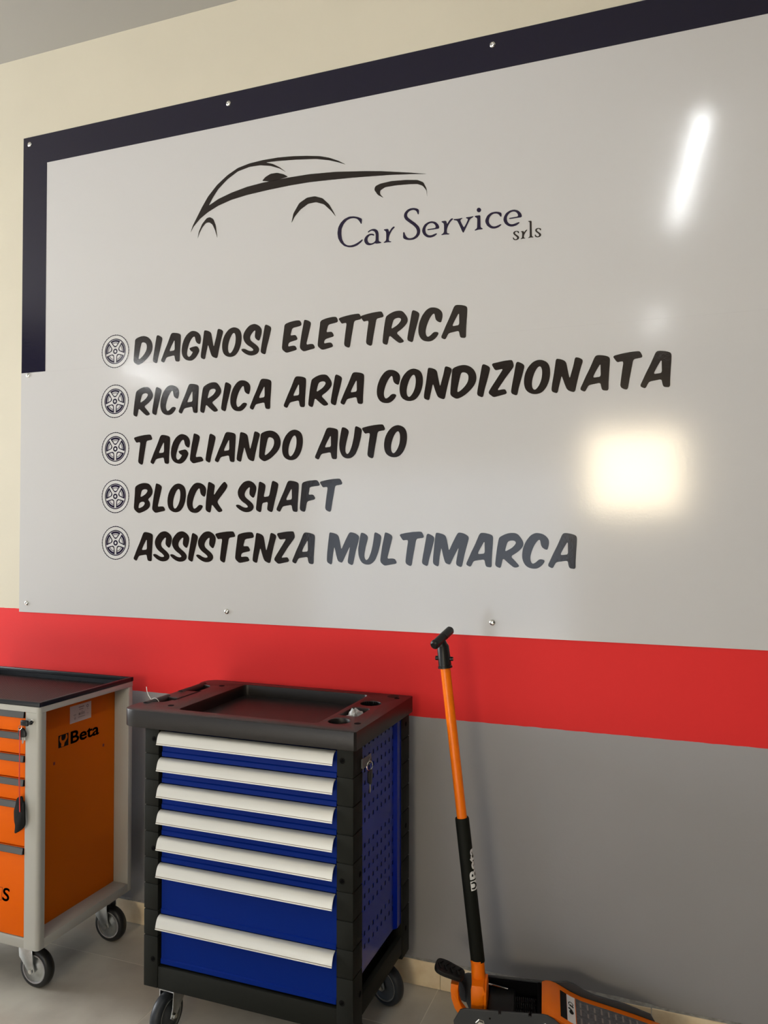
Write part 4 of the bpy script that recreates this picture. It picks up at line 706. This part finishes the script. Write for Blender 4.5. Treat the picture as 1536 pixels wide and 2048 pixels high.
# handle socket
b = nb(); prism(b, [(-.0175, .120), (.0165, .120), (.0165, .214), (.0195, .226), (.0155, .238), (-.0165, .238), (-.0185, .226)], 'y', -.052, .022, .0025)
prism(b, [(-.052, .120), (.022, .120), (.050, .130), (.044, .205), (.024, .232), (-.018, .238), (-.052, .224)], 'x', .0165, .0235, .001)
jo('handle_socket', b, 'jack_orange')
b = nb(); cyl(b, (.001, -.002, .190), (-.0045, -.001, .285), .0205, .0185, n=28); cyl(b, (-.0045, -.001, .278), (-.0046, -.001, .2805), .0197, n=28); jo('socket_tube', b, 'jack_orange')
# handle: leans to the left, square to the wall
def HL(dx, dy, z):  # world offset from the base -> local
    c, s = math.cos(math.radians(9)), math.sin(math.radians(9)); return Vector((dx * c + dy * s, -dx * s + dy * c, z))
def hx(z): return -.003 - (z - .275) * .1165
b = nb(); cyl(b, HL(hx(.24), 0, .24), HL(hx(1.12), 0, 1.12), .0142, n=28); HT = jo('handle_tube', b, 'jack_orange')
b = nb(); lathe(b, [(0, .0142), (0, .0185), (.003, .0197), (.396, .0197), (.399, .0185), (.399, .0142)], HL(hx(.276), 0, .276), HL(hx(.671), 0, .671) - HL(hx(.276), 0, .276), 32); GP = jo('grip', b, 'grip')
b = nb(); A = HL(hx(1.094), 0, 1.094); D = (HL(hx(1.15), 0, 1.15) - A).normalized(); lathe(b, [(-.002, .0142), (-.002, .0205), (.003, .0205), (.004, .0185), (.060, .0172), (.066, .014)], A, D, 28)
prism_p = None; jo('collar', b, 'black_gloss', HT)
b = nb(); c1 = A + D * .025; side = HL(1, 0, 0).normalized(); cyl(b, c1 - side * .0255, c1 + side * .0255, .0062, n=16); jo('cross_pin', b, 'black_gloss', HT)
b = nb(); cyl(b, c1 - side * .0262, c1 + side * .0262, .003, n=10); jo('pin_end', b, 'steel', HT)
n0 = HL(-.645 + .527, -.045, 1.162); f0 = HL(-.624 + .527, .035, 1.192); dd = (f0 - n0).normalized(); Lt = (f0 - n0).length
b = nb(); lathe(b, [(-.004, 0), (-.004, .008), (0, .0125), (.006, .0135), (.008, .0135), (.009, .0122), (Lt * .55, .0122), (Lt * .56, .0108), (Lt * .62, .0108), (Lt * .63, .0124), (Lt + .006, .0124), (Lt + .010, .010), (Lt + .010, 0)], n0, dd, 28); jo('t_bar', b, 'black_gloss', HT)
b = nb(); mid = n0 + dd * Lt * .45; cyl(b, A + D * .055, mid, .0165, .011, n=20); jo('t_joint', b, 'black_gloss', HT)
# white print wrapped round the grip
ax0 = HL(hx(.276), 0, .276); axd = (HL(hx(.671), 0, .671) - ax0).normalized()
va = HL(.527, -2.166, 0); va = (va - axd * va.dot(axd)).normalized(); vb = axd.cross(va)   # va points to the viewer side, vb to its right
if HL(1, 0, 0).dot(vb) < 0: vb = -vb
def wrap(u, v, r=.01995):
    """u metres along the grip, v metres round it starting near the viewer side"""
    t = math.radians(101) - v / r
    q = ax0 + axd * u + r * (va * math.cos(t) + vb * math.sin(t)); return (q.x, q.y, q.z)
V, Fc = text2d('Beta', 0, .03)
def subdiv(V, Fc, cuts=3):
    b = nb(); vs = [b.verts.new(v) for v in V]
    for f in Fc:
        try: b.faces.new([vs[i] for i in f])
        except ValueError: pass
    for _ in range(2): bmesh.ops.subdivide_edges(b, edges=[e for e in b.edges if abs(e.verts[0].co.y - e.verts[1].co.y) > .12], cuts=2); bmesh.ops.triangulate(b, faces=b.faces)
    return b
b = subdiv(V, Fc)
for v in b.verts: v.co = Vector(wrap(.232 + .085 * v.co.x, .0305 * v.co.y))
jo('lettering', b, 'white_print', GP, smooth=False)
b = nb(); sqV, sqF = fill2d([[(0, 0), (1, 0), (1, 1), (0, 1)], [(.26, .04), (.56, .04), (.62, .30), (.80, .46), (.92, .66), (.86, .92), (.74, .97), (.72, .66), (.60, .52), (.38, .52), (.30, .66), (.30, .97), (.16, .90), (.10, .64), (.20, .42), (.30, .30)]])
b = subdiv(sqV, sqF)
for v in b.verts: v.co = Vector(wrap(.202 + .026 * v.co.x, .0305 * v.co.y))
jo('emblem', b, 'white_print', GP, smooth=False)
# release pedal
b = nb(); arc = [(.0, .128), (-.020, .142), (-.036, .152), (-.048, .166), (-.0545, .184), (-.056, .205), (-.055, .222)]
outr = [(.0, .100), (-.030, .118), (-.052, .138), (-.066, .158), (-.0745, .182), (-.0770, .205), (-.0760, .224)]
prism(b, arc + outr[::-1], 'y', -.030, -.008, .0015); jo('pedal_arm', b, 'jack_orange')
b = nb(); pts = [(-.048, -.020), (-.044, 0), (-.048, .020), (-.105, .027), (-.127, .022), (-.132, .0), (-.127, -.022), (-.105, -.027)]
prism(b, soften(pts, 2, .006), 'z', 0, .013, .002)
for k in range(4):
    c = -.062 - .018 * k; prism(b, [(c, -.014), (c + .005, -.014), (c - .004, 0), (c + .005, .014), (c, .014), (c - .009, 0)], 'z', .0125, .0170)
rot = Matrix.Rotation(math.radians(18), 4, 'Y'); tilt = Matrix.Rotation(math.radians(10), 4, 'X')
for v in b.verts:
    q = rot @ (tilt @ (v.co - Vector((-.048, 0, 0)))); v.co = q + Vector((-.045, -.014, .234))
jo('pedal_pad', b, 'black_gloss', label='ribbed black rubber pad')
# bolts and wheels
b = nb(); lathe(b, [(0, .0135), (.001, .0135), (.001, .0120), (.0085, .0120), (.0100, .0100), (.0100, 0)], (.010, -.088, .160), (0, -1, 0), 6); jo('bolt', b, 'chrome')
b = nb(); lathe(b, [(0, .0095), (.004, .0090), (.007, .006), (.008, 0)], (.182, -.088, .176), (0, -1, 0), 20); jo('bolt', b, 'chrome')
b = nb(); lathe(b, [(0, .0026), (.0006, .0026), (.0006, 0)], (.036, -.0885, .178), (0, -1, 0), 12); jo('plate_hole', b, 'dark')
for l, w, r, hw in ((.47, -.075, .042, .011), (.47, .075, .042, .011), (.02, -.070, .028, .010), (.02, .070, .028, .010)):
    b = nb(); lathe(b, [(-hw, 0), (-hw, r - .003), (-hw + .003, r), (hw - .003, r), (hw, r - .003), (hw, 0)], (l, w, r), (0, 1, 0), 28); jo('wheel', b, 'steel')
b = nb(); cyl(b, (.47, -.088, .042), (.47, .088, .042), .008, n=12); cyl(b, (.02, -.088, .028), (.02, .088, .028), .006, n=12); box(b, .01, .03, -.09, .09, .028, .062, .002); jo('axle', b, 'steel')
b = nb(); lathe(b, [(0, .03), (.006, .045), (.016, .045), (.018, .038), (.012, 0)], (.50, 0, .120), (0, 0, 1), 24); jo('saddle', b, 'jack_grey')
